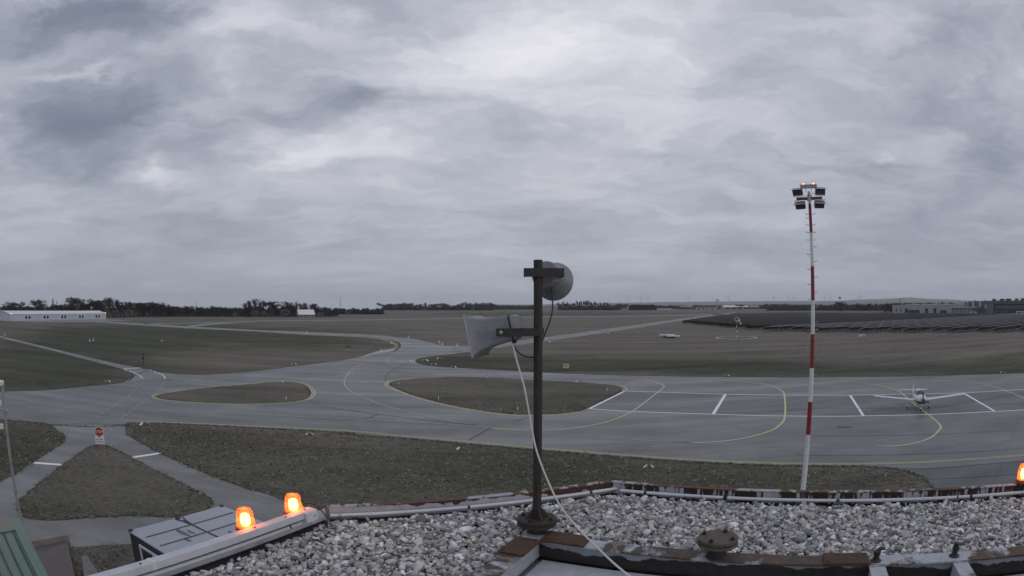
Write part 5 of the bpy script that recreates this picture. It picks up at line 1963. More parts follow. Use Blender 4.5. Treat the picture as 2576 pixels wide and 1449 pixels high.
# ------------------------------------------------------------------ windsock and landing mark in the far turf
p = G(1853, 849.5)
dW = math.hypot(p.x, p.y)
ws = thing('windsock', 'red and white windsock on a banded pole inside a white ground ring', 'windsock', p, math.atan2(p.y, p.x) - math.pi / 2)
zt = D(1855, 806, dW).z
for k in range(7):
    a_, b_ = zt * k / 7, zt * (k + 1) / 7
    MB().tube([(0, 0, a_ + .004), (0, 0, b_ - .004)], [.16 - .012 * k, .15 - .012 * k], 10).build('red_band' if k % 2 else 'white_band', REDP if k % 2 else WHTP, ws, smooth=True)
hp = []
for k in range(21):
    a_ = 2 * math.pi * k / 20
    hp.append((.1 + .75 * math.cos(a_), -.1, zt + .35 + .75 * math.sin(a_)))
MB().tube(hp, .09, 6, caps=False).build('hoop', MKW, ws, smooth=True)
prev = None
for k, (r0, r1) in enumerate(((.72, .64), (.64, .55), (.55, .46), (.46, .36))):
    q0 = Vector((.1 + .34 * k, .1 + .35 * k, zt + .35 - .18 * k * (1 + .35 * k)))
    q1 = Vector((.1 + .34 * (k + 1), .1 + .35 * (k + 1), zt + .35 - .18 * (k + 1) * (1 + .35 * (k + 1))))
    MB().tube([q0, q1], [r0, r1], 14, caps=False).build('sock_band', MKW if k % 2 else M('sock_red', (.30, .05, .05), .8), ws, smooth=True)
for k in range(3):
    a_ = R(90 + 120 * k)
    MB().tube([(0, 0, zt * .22), (1.9 * math.cos(a_), 1.9 * math.sin(a_), .05)], .05, 6).build('strut', GALV, ws)
    MB().box((3.2 * math.cos(a_ + .5), 3.2 * math.sin(a_ + .5), .35), (.5, .5, .7)).build('lamp_foot', CONC, ws)
ringp = [(7.4 * math.cos(2 * math.pi * k / 48), 7.4 * math.sin(2 * math.pi * k / 48)) for k in range(49)]
rg = ribbon('ground_ring', ringp, .95, .03, M('white_ring', (.50, .50, .48), .7), ws)
p = G(1686, 850)
lt = thing('landing_t', 'white raised landing mark of two boards lying in the dry field', 'landing mark', p, math.atan2(p.y, p.x) - math.pi / 2)
MB().bbox((-1.2, .8, 1.10), (5.6, 1.5, .34), .03, ).build('cross_board', MKW, lt)
MB().bbox((1.2, -.9, .72), (4.8, 1.7, .34), .03).build('stem_board', MKW, lt)
MB().box((-.4, .2, .30), (4.4, 1.6, .55)).build('plinth', M('dark_plinth', (.08, .08, .08), .8), lt)
sheet('path', gs(S(2, 0, [(1290, 497), (1440, 493), (1640, 507), (1850, 490), (1850, 494), (1640, 512), (1440, 497), (1290, 501)]), 3), .012, M('pale_track', (.11, .10, .085), .9))

# ------------------------------------------------------------------ solar field
SOL = mat_solar()
ALU = M('module_frame', (.55, .56, .58), .5)
SR = R(14.5)
sE = Vector((math.cos(SR), math.sin(SR)))
sN = Vector((-math.sin(SR), math.cos(SR)))
TILT = R(20)
DEP = 4.3


def row_start(t):
    return float(np.interp(t, [98, 106, 168, 207, 322, 506], [236, 224, 182, 166, 190, 365]))


def table(mb_p, mb_f, mb_s, x0, x1):
    """one tilted table of modules between x0 and x1; high edge towards the viewer, facing south behind it"""
    y1, z1_, z0_ = DEP * math.cos(TILT), .75, .75 + DEP * math.sin(TILT)
    th = .05
    mb_p.add([(x0, 0, z0_), (x1, 0, z0_), (x1, y1, z1_), (x0, y1, z1_), (x0, 0, z0_ - th), (x1, 0, z0_ - th), (x1, y1, z1_ - th), (x0, y1, z1_ - th)],
             [(0, 1, 2, 3), (7, 6, 5, 4), (0, 4, 5, 1), (1, 5, 6, 2), (2, 6, 7, 3), (3, 7, 4, 0)])
    mb_f.box(((x0 + x1) / 2, -.04, z0_ - .02), (x1 - x0, .05, .10 if mb_s is not None else .034))
    if mb_s is not None:
      mb_f.box((x0 - .05, y1 / 2, (z0_ + z1_) / 2), (.08, DEP, .10), Matrix.Rotation(-TILT, 3, 'X'))
    for x in (x0 + 1.2, (x0 + x1) / 2, x1 - 1.2):
        if mb_s is None:
            break
        mb_s.box((x, y1 - .9, .5), (.12, .12, .95))
        mb_s.box((x, .6, .9), (.12, .12, 1.85))


t = 100.0
first_row = True
while t < 500:
    s0r = row_start(t) + (random.uniform(0, 6) if t > 215 else 0)
    s0r = math.ceil(s0r / 10.4) * 10.4 if t < 215 else s0r
    s1r = min(2.45 * t + 12, 452)
    if s1r - s0r < 8:
        t += 8.2
        continue
    base = sE * s0r + sN * t
    nrow = 0 if first_row else nrow + 1
    lab = 'dark solar panel row, %s behind the nearest short row' % ('next' if nrow == 1 else 'second' if nrow == 2 else 'third' if nrow == 3 else '%dth' % nrow)
    if first_row:
        lab = 'short dark solar panel row at the right picture edge nearest the apron'
    r = thing('solar_panel_row', lab, 'solar panels', (base.x, base.y, 0), SR, None if first_row else 'rows of solar panels beyond the grass')
    first_row = False
    near = t < 215
    nt_ = max(1, int((s1r - s0r) / 10.4))
    P_, F_, S_ = MB(), MB(), MB()
    for k in range(nt_):
        x0_, x1_ = k * 10.4, k * 10.4 + (10.0 if near else 10.398)
        if near:
            a1, a2, a3 = MB(), MB(), MB()
            table(a1, a2, a3, x0_, x1_)
            pt_ = a1.build('panel_table', SOL, r)
            for kk in range(1, 10):
                a2.box((x0_ + kk, DEP * math.cos(TILT) / 2, .78 + DEP * math.sin(TILT) / 2), (.03, DEP, .07), Matrix.Rotation(-TILT, 3, 'X'))
            a2.build('module_frame', ALU, pt_)['kind'] = 'stuff'
            a3.build('stand', DKSTEEL, pt_)['kind'] = 'stuff'
        else:
            table(P_, F_, None, x0_, x1_)
    if not near:
        pt_ = P_.build('panels', SOL, r)
        pt_['kind'] = 'stuff'
        F_.build('module_frame', ALU, r)['kind'] = 'stuff'
        st_mb = MB()
        for k in range(0, nt_, 2):
            st_mb.box((k * 10.4 + 5, .6, 1.0), (.12, .12, 2.0))
        st_mb.build('stand', DKSTEEL, r)['kind'] = 'stuff'
    t += 8.2


def on_ground_box(name, label, cat, px, py0, py1, w_px, depth, mat, group=None):
    p = G(px, py1)
    d_ = math.hypot(p.x, p.y)
    hgt_ = max(.4, D(px, py0, d_).z)
    w_ = w_px * .00066 * d_
    r = thing(name, label, cat, p, math.atan2(p.y, p.x) - math.pi / 2, group)
    return r, w_, hgt_


for px, y0_, y1_, wp, lab in ((2234, 803.5, 809, 15, 'white inverter cabinet among the solar panels right of the mast'), (1831, 794, 798, 14, 'white inverter cabinet at the left end of the solar field'),
                              (1851, 789.5, 793.5, 12, 'small white inverter cabinet on the far left rim of the solar field'), (2168, 842, 847.5, 17, 'low white board on the grass in front of the solar panels')):
    r, w_, h_ = on_ground_box('inverter_cabinet', lab, 'cabinet', px, y0_, y1_, wp, 1.0, MKW)
    MB().bbox((0, .5, h_ * .55), (w_, 1.0, h_ * .9), .04).build('housing', MKW, r)
    MB().box((0, .5, h_ * .05), (w_ * .9, .8, h_ * .1)).build('foot', CONC, r)
    for x in (-.22, .22):
        MB().box((x * w_, -.012, h_ * .5), (w_ * .18, .02, h_ * .4)).build('vent', DKSTEEL, r)

# ------------------------------------------------------------------ buildings
W_WALL = M('pale_blue_cladding', (.43, .47, .53), .55, var=.06, scale=.3)
W_ROOF = M('white_sheet_roof', (.66, .67, .69), .45, var=.05, scale=.3)
G_WALL = M('grey_hall_cladding', (.31, .315, .32), .6, var=.10, scale=.2)
S_WALL = M('slate_hall_cladding', (.085, .092, .102), .6, var=.12, scale=.2)
DKG = M('dark_gate', (.035, .035, .04), .6)


def hall(name, label, px0, y0_, px1, y1_, top0, depth, wall, roof, cat='building', ridge=0.0, over=.3, group=None, hfix=None):
    """building whose front wall stands on the ground between two picture points"""
    a_, b_ = G(px0, y0_), G(px1, y1_)
    L = (b_ - a_).length
    rz = math.atan2(b_.y - a_.y, b_.x - a_.x)
    hgt_ = hfix or D(px0, top0, math.hypot(a_.x, a_.y)).z
    r = thing(name, label, cat, a_, rz, group)
    mb = MB()
    if ridge:
        mb.add([(0, 0, 0), (L, 0, 0), (L, depth, 0), (0, depth, 0), (0, 0, hgt_), (L, 0, hgt_), (L, depth, hgt_), (0, depth, hgt_), (0, depth / 2, hgt_ + ridge), (L, depth / 2, hgt_ + ridge)],
               [(0, 1, 5, 4), (2, 3, 7, 6), (1, 2, 6, 9, 5), (3, 0, 4, 8, 7), (3, 2, 1, 0), (4, 5, 9, 8), (6, 7, 8, 9)])
    else:
        mb.box((L / 2, depth / 2, hgt_ / 2), (L, depth, hgt_))
    mb.build('wall', wall, r)
    rb2 = MB()
    if ridge:
        o_ = over
        for y0r, z0r in ((-o_, hgt_ - o_ * ridge / depth * 2), (depth + o_, hgt_ - o_ * ridge / depth * 2)):
            ym, zm = depth / 2, hgt_ + ridge
            rb2.add([(-o_, y0r, z0r + .03), (L + o_, y0r, z0r + .03), (L + o_, ym, zm + .03), (-o_, ym, zm + .03), (-o_, y0r, z0r + .15), (L + o_, y0r, z0r + .15), (L + o_, ym, zm + .15), (-o_, ym, zm + .15)],
                    [(0, 1, 2, 3), (7, 6, 5, 4), (0, 4, 5, 1), (1, 5, 6, 2), (2, 6, 7, 3), (3, 7, 4, 0)])
    else:
        rb2.box((L / 2, depth / 2, hgt_ + .10), (L + 2 * over, depth + 2 * over, .20))
    rb2.build('roof', roof, r)
    return r, L, hgt_


def opening(r, x, z, w_, h_, kind='window', frame=None, fill=GLASS_D):
    f = MB()
    t_ = .10
    for c_, d_ in (((x, -.04, z + h_ / 2 + t_ / 2), (w_ + 2 * t_, .08, t_)), ((x, -.04, z - h_ / 2 - t_ / 2), (w_ + 2 * t_, .08, t_)), ((x - w_ / 2 - t_ / 2, -.04, z), (t_, .08, h_)), ((x + w_ / 2 + t_ / 2, -.04, z), (t_, .08, h_))):
        f.box(c_, d_)
    o = f.build(kind, frame or GALV, r)
    MB().box((x, -.012, z), (w_, .02, h_)).build('pane' if kind == 'window' else 'leaf', fill, o)
    return o


# long pale hangar on the left
hg, L, hh = hall('hangar', 'long pale hangar with five pairs of dark windows at the left edge', 26, 808, 267, 803, 790.5, 16, W_WALL, W_ROOF, ridge=1.6)
for fx in (.165, .345, .525, .715, .90):
    for dx in (-1.4, 1.4):
        opening(hg, fx * L + dx, hh * .52, 1.8, 1.9, frame=WHITE2)
    MB().box((fx * L, -.002, hh * .52), (5.6, .01, 2.5)).build('window_panel', M('pale_window_panel', (.50, .53, .57), .5), hg)
for fx in (.25, .44, .62, .81):
    opening(hg, fx * L, 1.35, 1.6, 2.3, 'door', fill=W_WALL)
for fx in (.008, .992):
    lb = MB().lathe([(.25, 0), (.3, .2), (.25, .55), (.001, .6)], 10, Matrix.Translation((fx * L, .0, hh + .02))).build('obstruction_lamp', emis('hangar_lamp', (1, .35, .30), 2.2), hg)
hall('hangar', 'low grey hangar roof showing behind the long pale hangar', 5, 800.5, 184, 799.5, 785.5, 14, G_WALL, M('grey_sheet_roof', (.24, .25, .27), .5), ridge=1.0)
# house with a white roof
hs, L, hh = hall('house', 'small house with a bright white roof before the bare trees', 752, 798.5, 791, 798.5, 790.5, 12, M('house_wall', (.22, .20, .18), .8), W_ROOF, ridge=3.9, over=.6)
for fx in (.14, .38, .62, .86):
    opening(hs, fx * L, hh * .5, 1.8, 1.5, frame=WHITE2)
opening(hs, .5 * L, 1.1, 1.1, 2.1, 'door', fill=DKG)
hall('shed', 'low shed with a long white roof among the left bushes', 553, 792, 582, 792, 782.5, 9, M('house_wall', (.22, .20, .18), .8), W_ROOF, ridge=1.6)
fm, L, hh = hall('farmhouse', 'white farm building with dark arches right of the speaker pole', 1368, 780.3, 1398, 780.3, 775, 14, M('farm_white', (.50, .50, .50), .7), M('farm_roof', (.12, .12, .14), .7), ridge=3.5)
for k in range(5):
    opening(fm, L * (.12 + .19 * k), hh * .42, 2.6, hh * .5, 'window', frame=WHITE2)
# right: industrial halls
ha, L, hh = hall('industrial_hall', 'long grey industrial hall with white roof strips left of the slate hall', 2245, 789.5, 2425, 791, 767.5, 45, G_WALL, M('grey_sheet_roof', (.24, .25, .27), .5), over=.2)
for f0, f1 in ((.20, .38), (.44, .62), (.68, .95)):
    MB().box(((f0 + f1) / 2 * L, 1.2, hh + .45), ((f1 - f0) * L, 2.2, .5)).build('roof_light', W_ROOF, ha)
for fx, w_, h_, k_ in ((.06, 1.6, .45, 'window'), (.13, 1.6, .45, 'window'), (.21, 4.5, .62, 'door'), (.32, 16, .45, 'door'), (.50, 4.5, .62, 'door'), (.615, 4.5, .62, 'door'), (.73, 9, .42, 'door'), (.86, 4.0, .60, 'door'), (.95, 4.0, .55, 'door')):
    opening(ha, fx * L, hh * h_ / 2 + (.05 if k_ == 'door' else hh * .2), w_, hh * h_, k_, fill=DKG)
hb, L, hh = hall('industrial_hall', 'tall dark slate industrial hall at the right picture edge', 2436, 791.5, 2640, 791, 758.5, 60, S_WALL, M('hall_roof_edge', (.30, .31, .33), .5))
for fx in (.062, .15):
    MB().box((fx * L, -.10, hh * .78), (1.6, .16, hh * .40)).build('light_strip', M('pale_strip', (.42, .43, .45), .5), hb)
MB().box((.24 * L, -.08, hh * .60), (5.0, .12, 3.2)).build('poster', M('pale_yellow_board', (.46, .44, .36), .6), hb)
MB().box((.285 * L, -1.5, hh * .40), (7.0, 3.0, hh * .80)).build('stair_block', M('grey_block', (.13, .14, .15), .7), hb)
for k in range(9):
    MB().box((L * (.36 + .07 * k), -.04, hh * .72), (L * .066, .06, hh * .10)).build('window_band', GLASS_D, hb)
    MB().box((L * (.36 + .07 * k), -.04, hh * .28), (L * .066, .06, hh * .30)).build('gate', DKG, hb)
for k in range(7):
    MB().box((L * (.30 + .09 * k), 6 + 3 * (k % 2), hh + 1.0), (3.0 + k % 3, 3.0, 1.8)).build('roof_unit', DKG, hb)
cn, L, hh = hall('canopy', 'flat white roofed glass shelter in front of the grey hall', 2392, 792.5, 2444, 792.8, 773.5, 12, M('shelter_glass', (.16, .18, .19), .25), W_ROOF, 'shelter', over=1.6)
for k in range(6):
    MB().box((L * (.02 + .19 * k), -.06, hh / 2), (.2, .12, hh)).build('post', WHITE2, cn)
# vehicles by the halls
def van(name, label, px, yb, lenm, hm, body, rzoff, cat='van'):
    p = G(px, yb)
    r = thing(name, label, cat, p, math.atan2(p.y, p.x) - math.pi / 2 + rzoff)
    L2_, wv = lenm, 2.0
    MB().loft([[Vector((x, y, z)) for x, z in ((-L2_ / 2, .35), (-L2_ / 2, hm * .92), (-L2_ / 2 + .3, hm), (L2_ * .22, hm), (L2_ * .36, hm * .62), (L2_ * .5, hm * .50), (L2_ * .5, .35))] for y in (-wv / 2, wv / 2)]).build('body', body, r)
    for x in (-L2_ * .32, L2_ * .34):
        for y in (-wv / 2, wv / 2):
            MB().lathe([(.38, -.12), (.38, .12)], 14, Matrix.Translation((x, y, .38)) @ Matrix.Rotation(R(90), 4, 'X')).build('wheel', TYRE, r)
    for x0_, x1_ in ((-.42, -.12), (-.08, .20)):
        MB().box(((x0_ + x1_) / 2 * L2_, -wv / 2 - .006, hm * .74), ((x1_ - x0_) * L2_, .01, hm * .28)).build('side_window', GLASS_D, r)
    return r


van('white_van', 'white delivery van parked before the slate hall', 2450, 793.2, 6.6, 2.9, MKW, .2)
van('minibus', 'white minibus with dark windows cut by the right picture edge', 2570, 794.3, 9.5, 3.4, MKW, 0, 'bus')
van('parked_car', 'grey car parked between the white van and the dark crates', 2481, 793.4, 4.8, 1.6, M('car_grey', (.18, .19, .20), .35), .1, 'car')
for px, lab in ((2507, 'left of two dark crates before the slate hall'), (2526, 'right of two dark crates before the slate hall')):
    p = G(px, 793.5)
    r = thing('crate', lab, 'crate', p, 0, 'dark crates before the slate hall')
    MB().bbox((0, 0, 1.7), (5.2, 4.0, 3.4), .06).build('box', M('crate_slate', (.05, .055, .07), .7), r)
    MB().box((0, -2.03, 1.7), (4.4, .05, 2.6)).build('panel', DKSTEEL, r)
for k, (px, w_, h_, lab) in enumerate(((2178, 6, 1.6, 'low pale stack of timber at the left end of the yard'), (2196, 7, 2.8, 'tall pale orange stack of timber in the middle of the yard'), (2216, 8, 2.2, 'wide pale stack of timber beside the hall corner'), (2234, 5, 2.6, 'small stack of timber next to the grey hall'))):
    p = G(px, 789.5)
    r = thing('timber_stack', lab, 'timber stack', p, .1 * k, 'timber stacks in the yard')
    for j in range(int(h_ / .5)):
        for i in range(3):
            MB().box((w_ * (i - 1) / 3.1, 0, .3 + .5 * j), (w_ / 3.3, 2.2, .40)).build('bundle', M('pale_timber', (.36, .25, .16), .8, var=.3, scale=2), r)
    MB().box((0, 0, .05), (w_, 1.6, .1)).build('bearer', DKSTEEL, r)
# far middle: flying club hangars, parked trailers, lattice mast
fh, L, hh = hall('hangar', 'dark blue distant hangar left of the lattice mast', 1709, 778.6, 1738, 778.6, 771.5, 25, M('navy_cladding', (.05, .06, .09), .6), M('grey_sheet_roof', (.24, .25, .27), .5), ridge=1.5)
for k in range(3):
    opening(fh, L * (.2 + .3 * k), hh * .35, L * .2, hh * .6, 'door', fill=DKG)
fh, L, hh = hall('hangar', 'pale roofed distant hangar right of the lattice mast', 1822, 778.2, 1884, 777.6, 772.5, 30, G_WALL, W_ROOF, ridge=3.0, over=.6)
for k in range(4):
    opening(fh, L * (.14 + .24 * k), hh * .4, L * .16, hh * .66, 'door', fill=DKG)
fh, L, hh = hall('hangar', 'low brownish hangar next to the pale roofed distant hangar', 1888, 777.8, 1910, 777.6, 772, 25, M('brown_wall', (.18, .14, .11), .8), M('tan_roof', (.30, .26, .22), .7), ridge=2.2)
for k in range(2):
    opening(fh, L * (.3 + .4 * k), hh * .4, L * .25, hh * .6, 'door', fill=DKG)
fh, L, hh = hall('hangar', 'long low white fronted distant hangar under the lattice mast', 1750, 778.4, 1800, 778.2, 774.5, 20, M('farm_white', (.50, .50, .50), .7), S_WALL, ridge=1.2)
for k in range(4):
    opening(fh, L * (.15 + .23 * k), hh * .42, L * .15, hh * .6, 'door', fill=DKG)
for k in range(7):
    px = 1649 + 6.2 * k
    p = G(px, 779.0)
    r = thing('trailer', 'small white glider trailer parked in a row on the far field', 'trailer', p, 0, 'white trailers parked on the far field')
    MB().bbox((0, 0, 1.2), (5.2, 2.0, 1.5), .3).build('body', MKW, r)
    MB().box((-.8, -1.02, .35), (.8, .2, .7)).build('wheel', TYRE, r)
p = G(1805, 778)
dT = math.hypot(p.x, p.y)
zt = D(1805, 752.5, dT).z
lm_ = thing('lattice_mast', 'distant lattice mast with a small cabin on top', 'mast', p, 0)
for sx in (-1, 1):
    for sy in (-1, 1):
        MB().tube([(sx * 2.2, sy * 2.2, 0), (sx * 1.1, sy * 1.1, zt * .82)], .32, 5).build('leg', GALV, lm_)
for k in range(6):
    za, zb_ = zt * .82 * k / 6, zt * .82 * (k + 1) / 6
    wa, wb = 2.2 - 1.1 * k / 6, 2.2 - 1.1 * (k + 1) / 6
    MB().tube([(-wa, -wa, za), (wb, -wb, zb_)], .22, 4).tube([(wa, -wa, za), (-wb, -wb, zb_)], .22, 4).build('brace', GALV, lm_)
MB().bbox((0, 0, zt * .88), (6.5, 5, zt * .10), .3).build('cabin', M('farm_white', (.50, .50, .50), .7), lm_)
MB().box((0, 0, zt * .97), (7.2, 5.6, zt * .03)).build('cabin_roof', DKSTEEL, lm_)
MB().box((1.5, 0, zt * .55), (4.0, 3, zt * .04)).build('platform', MKW, lm_)


def thin_mast(name, label, px, yb, yt, w_, cat='mast', red=False, parts=True):
    p = G(px, yb)
    d_ = math.hypot(p.x, p.y)
    z = D(px, yt, d_).z
    r = thing(name, label, cat, p)
    MB().tube([(0, 0, 0), (0, 0, z * .97)], [w_, w_ * .7], 8).build('shaft', M('far_mast', (.10, .10, .11), .7), r, smooth=True)
    MB().lathe([(w_ * 1.6, z * .965), (w_ * 1.6, z)], 10).build('head', M('far_mast_head', (.45, .45, .45), .6), r)
    return r


thin_mast('antenna_mast', 'slim dark antenna mast rising alone over the bushes left of centre', 856, 782, 748, .42)
thin_mast('antenna_mast', 'thin antenna rod over the left tree line', 494, 792, 757.5, .30)
thin_mast('chimney', 'short dark chimney over the trees behind the grey hall', 2264.5, 786, 750.5, .55, 'chimney')
pm = thin_mast('antenna_mast', 'mast with two small platforms above a bare tree right of the floodlight mast', 2113, 781, 746, .35)
zpm = D(2113, 747, math.hypot(*pm.location[:2])).z
for q_ in (.97, .90):
    MB().box((0, 0, zpm * q_), (4.5, 2, 1.0)).build('platform', M('far_mast', (.10, .10, .11), .7), pm)

# wind turbines on the horizon
TURB = M('turbine_grey', (.40, .41, .43), .6)
tp = None
for px, yh in ((1580, 746), (1612, 747), (1630, 748), (1732, 747), (1793, 749), (1833, 747), (1946, 750), (1984, 749), (1999, 750), (2074, 747), (2088, 749), (2159, 749), (2166, 745), (2224, 750)):
    dT = 6500
    q_ = D(px, yh, dT)
    hubz = q_.z
    if tp is None:
        tp = thing('wind_turbine', 'tiny pale wind turbine far off on the hazy horizon', 'wind turbine', (q_.x, q_.y, 0), 0, 'wind turbines on the horizon')
        tp_h = hubz
        MB().tube([(0, 0, 0), (0, 0, hubz)], [3.2, 1.9], 8).build('tower', TURB, tp, smooth=True)
        hb_ = MB().bbox((0, -1, hubz + 1), (5, 10, 4), .8).build('nacelle', TURB, tp)
        for k in range(3):
            a_ = R(20) + k * 2 * math.pi / 3
            MB().tube([(0, -6.5, hubz + 1), (30 * math.sin(a_), -6.5, hubz + 1 + 30 * math.cos(a_)), (52 * math.sin(a_), -6.5, hubz + 1 + 52 * math.cos(a_))], [1.6, 1.6, .4], 5).build('blade', TURB, tp)
        o = tp
    else:
        o = copy_tree(tp)
        o.location = (q_.x, q_.y, hubz - tp_h)
        if hubz < tp_h:
            o.location.z = hubz - tp_h
    o.rotation_euler = (0, 0, -math.atan2(q_.x, q_.y) + random.uniform(-.5, .5))

# hills
ridge = [(1380, 764.5), (1450, 763), (1560, 761.5), (1700, 759.5), (1850, 758), (1932, 757.5), (2052, 757), (2107, 756.5), (2157, 753.5), (2220, 752), (2282, 748.5), (2330, 751), (2400, 754), (2470, 757.5), (2576, 759), (2700, 762)]
rsm = spline(ridge, 4)
vv_, fs = [], []
for i, (x, y) in enumerate(rsm):
    a_ = D(x, y, 9500)
    dirv = Vector((a_.x, a_.y)).normalized()
    top = max(2.0, a_.z)
    for dist_, f_ in ((7600, 0), (8400, .32), (9000, .74), (9500, 1.0), (10200, .7), (11500, 0)):
        vv_.append((dirv.x * dist_, dirv.y * dist_, top * f_ - (2 if f_ == 0 else 0)))
for i in range(len(rsm) - 1):
    for k in range(5):
        fs.append((i * 6 + k, (i + 1) * 6 + k, (i + 1) * 6 + k + 1, i * 6 + k + 1))
hm = MB().add(vv_, fs).mesh('hills', M('far_woodland', (.040, .045, .036), .9, scale=.004), True)
ho = link_mesh('hills', hm)
ho['kind'] = 'structure'

# ------------------------------------------------------------------ trees
BARK = M('winter_bark', (.042, .036, .032), .9, var=.3, scale=4)
TWIG = M('winter_twigs', (.050, .041, .036), .95, var=.3, scale=.6)
TWIG2 = M('winter_twigs_grey', (.062, .057, .054), .95, var=.3, scale=.6)
CONI = M('conifer_needles', (.014, .020, .014), .9, var=.3, scale=2)
BLOS = M('pale_blossom', (.24, .23, .20), .9, var=.3, scale=2)


def bare_tree(seed, spread=.62, upright=.35, levels=4, twigs=950, clear=.18):
    """leafless tree of unit height: tapered limbs (trunk) and fine twigs (crown)"""
    rnd = random.Random(seed)
    limbs, tw = MB(), MB()
    ends = []

    def grow(p, d, ln, r, lv):
        n_ = 3 if lv else 2
        pts = [p]
        for k in range(n_):
            d = (d + Vector((rnd.gauss(0, .10), rnd.gauss(0, .10), upright * .10))).normalized()
            pts.append(pts[-1] + d * ln / n_)
        limbs.tube(pts, [r * (1 - .45 * k / n_) for k in range(n_ + 1)], 5 if lv > 2 else 4, caps=False)
        if lv == 0:
            ends.append((pts[-1], d))
            return
        for k in range(rnd.choice((2, 3, 3))):
            a_ = rnd.uniform(0, 6.28)
            s_ = rnd.uniform(.45, 1.0) * spread
            nd = (d + Vector((math.cos(a_) * s_, math.sin(a_) * s_, rnd.uniform(0, .3) + upright * .3))).normalized()
            at_ = pts[rnd.choice((1, 2, 3)) if n_ == 3 else 2]
            grow(at_, nd, ln * rnd.uniform(.62, .82), r * .58, lv - 1)
        grow(pts[-1], d, ln * .72, r * .58, lv - 1)
    grow(Vector((0, 0, 0)), Vector((0, 0, 1)), .30 + clear * .4, .022, levels)
    for k in range(twigs):
        p, d = rnd.choice(ends)
        d2 = (d * .7 + Vector((rnd.gauss(0, .55), rnd.gauss(0, .55), rnd.gauss(.15, .4)))).normalized()
        st_ = p - d * rnd.uniform(0, .10)
        ln = rnd.uniform(.05, .13)
        sd_ = d2.cross(Vector((rnd.gauss(0, 1), rnd.gauss(0, 1), rnd.gauss(0, 1)))).normalized() * rnd.uniform(.005, .0105)
        tw.add([st_ - sd_, st_ + sd_, st_ + d2 * ln], [(0, 1, 2)])
    zmax = max(v[2] for v in limbs.v + tw.v)
    for mb in (limbs, tw):
        mb.v = [(v[0] / zmax, v[1] / zmax, v[2] / zmax) for v in mb.v]
    wd = np.percentile([abs(v[0]) for v in tw.v], 95)
    return limbs, tw, wd


def twig_mesh(mb, name, mat):
    me = bpy.data.meshes.new(name)
    me.from_pydata(mb.v, [], mb.f)
    me.materials.append(mat)
    return me


PROT = []
for k in range(6):
    l_, t_, w_ = bare_tree(20 + k, spread=.60 + .06 * (k % 3), upright=.25 + .1 * (k % 2))
    PROT.append((twig_mesh(l_, 'trunk', BARK), twig_mesh(t_, 'crown', TWIG if k % 2 else TWIG2), w_))
POPL = []
for k in range(4):
    l_, t_, w_ = bare_tree(60 + k, spread=.16, upright=1.0, levels=4, twigs=650, clear=.05)
    POPL.append((twig_mesh(l_, 'trunk', BARK), twig_mesh(t_, 'crown', TWIG2), w_))


def conifer(seed):
    rnd = random.Random(seed)
    tr_ = MB().tube([(0, 0, 0), (0, 0, 1)], [.018, .003], 6)
    cr_ = MB()
    for k in range(1300):
        h_ = rnd.uniform(.06, 1.0)
        r_ = (1 - h_) * .17 + .012
        a_ = rnd.uniform(0, 6.28)
        q_ = rnd.uniform(.2, 1) * r_
        p = Vector((q_ * math.cos(a_), q_ * math.sin(a_), h_))
        o_ = Vector((math.cos(a_), math.sin(a_), -.35)) * rnd.uniform(.02, .05)
        s_ = Vector((-math.sin(a_), math.cos(a_), 0)) * .011
        cr_.add([p - s_, p + s_, p + o_], [(0, 1, 2)])
    return twig_mesh(tr_, 'trunk', BARK), twig_mesh(cr_, 'crown', CONI), .15


def shrub(seed, mat):
    rnd = random.Random(seed)
    tr_, cr_ = MB(), MB()
    for k in range(7):
        a_ = rnd.uniform(0, 6.28)
        tr_.tube([(0, 0, 0), (.16 * math.cos(a_), .16 * math.sin(a_), .35), (.36 * math.cos(a_), .36 * math.sin(a_), .75)], [.025, .018, .006], 4, caps=False)
    for k in range(900):
        u_ = Vector((rnd.gauss(0, 1), rnd.gauss(0, 1), rnd.gauss(0, 1))).normalized() * rnd.uniform(.5, 1) ** .5
        p = Vector((u_.x * .62, u_.y * .62, .55 + u_.z * .45 + .05 * math.sin(u_.x * 7)))
        d_ = Vector((rnd.gauss(0, 1), rnd.gauss(0, 1), rnd.gauss(0, 1))).normalized() * .05
        s_ = d_.cross(Vector((0, 0, 1))).normalized() * .030 if d_.cross(Vector((0, 0, 1))).length > 1e-6 else Vector((.03, 0, 0))
        cr_.add([p - s_, p + s_, p + d_], [(0, 1, 2)])
    return twig_mesh(tr_, 'trunk', BARK), twig_mesh(cr_, 'crown', mat), .6


CONS = [conifer(5), conifer(6)]
BLO = [shrub(8, BLOS), shrub(9, BLOS)]


def plant_tree(kind, px, yb, yt, label, group, wpx=None, name='bare_tree'):
    pr = random.choice(kind)
    p = G(px, yb)
    d_ = math.hypot(p.x, p.y)
    h_ = max(2.0, D(px, yt, d_).z)
    r = thing(name, label, 'tree' if name != 'blossom_shrub' else 'shrub', p, random.uniform(0, 6.28), group)
    sw = h_
    if wpx:
        sw = (wpx * .00066 * d_ / 2) / pr[2]
    for nm, me in (('trunk', pr[0]), ('crown', pr[1])):
        link_mesh(nm, me, r, scale=(sw, sw, h_))
    return r


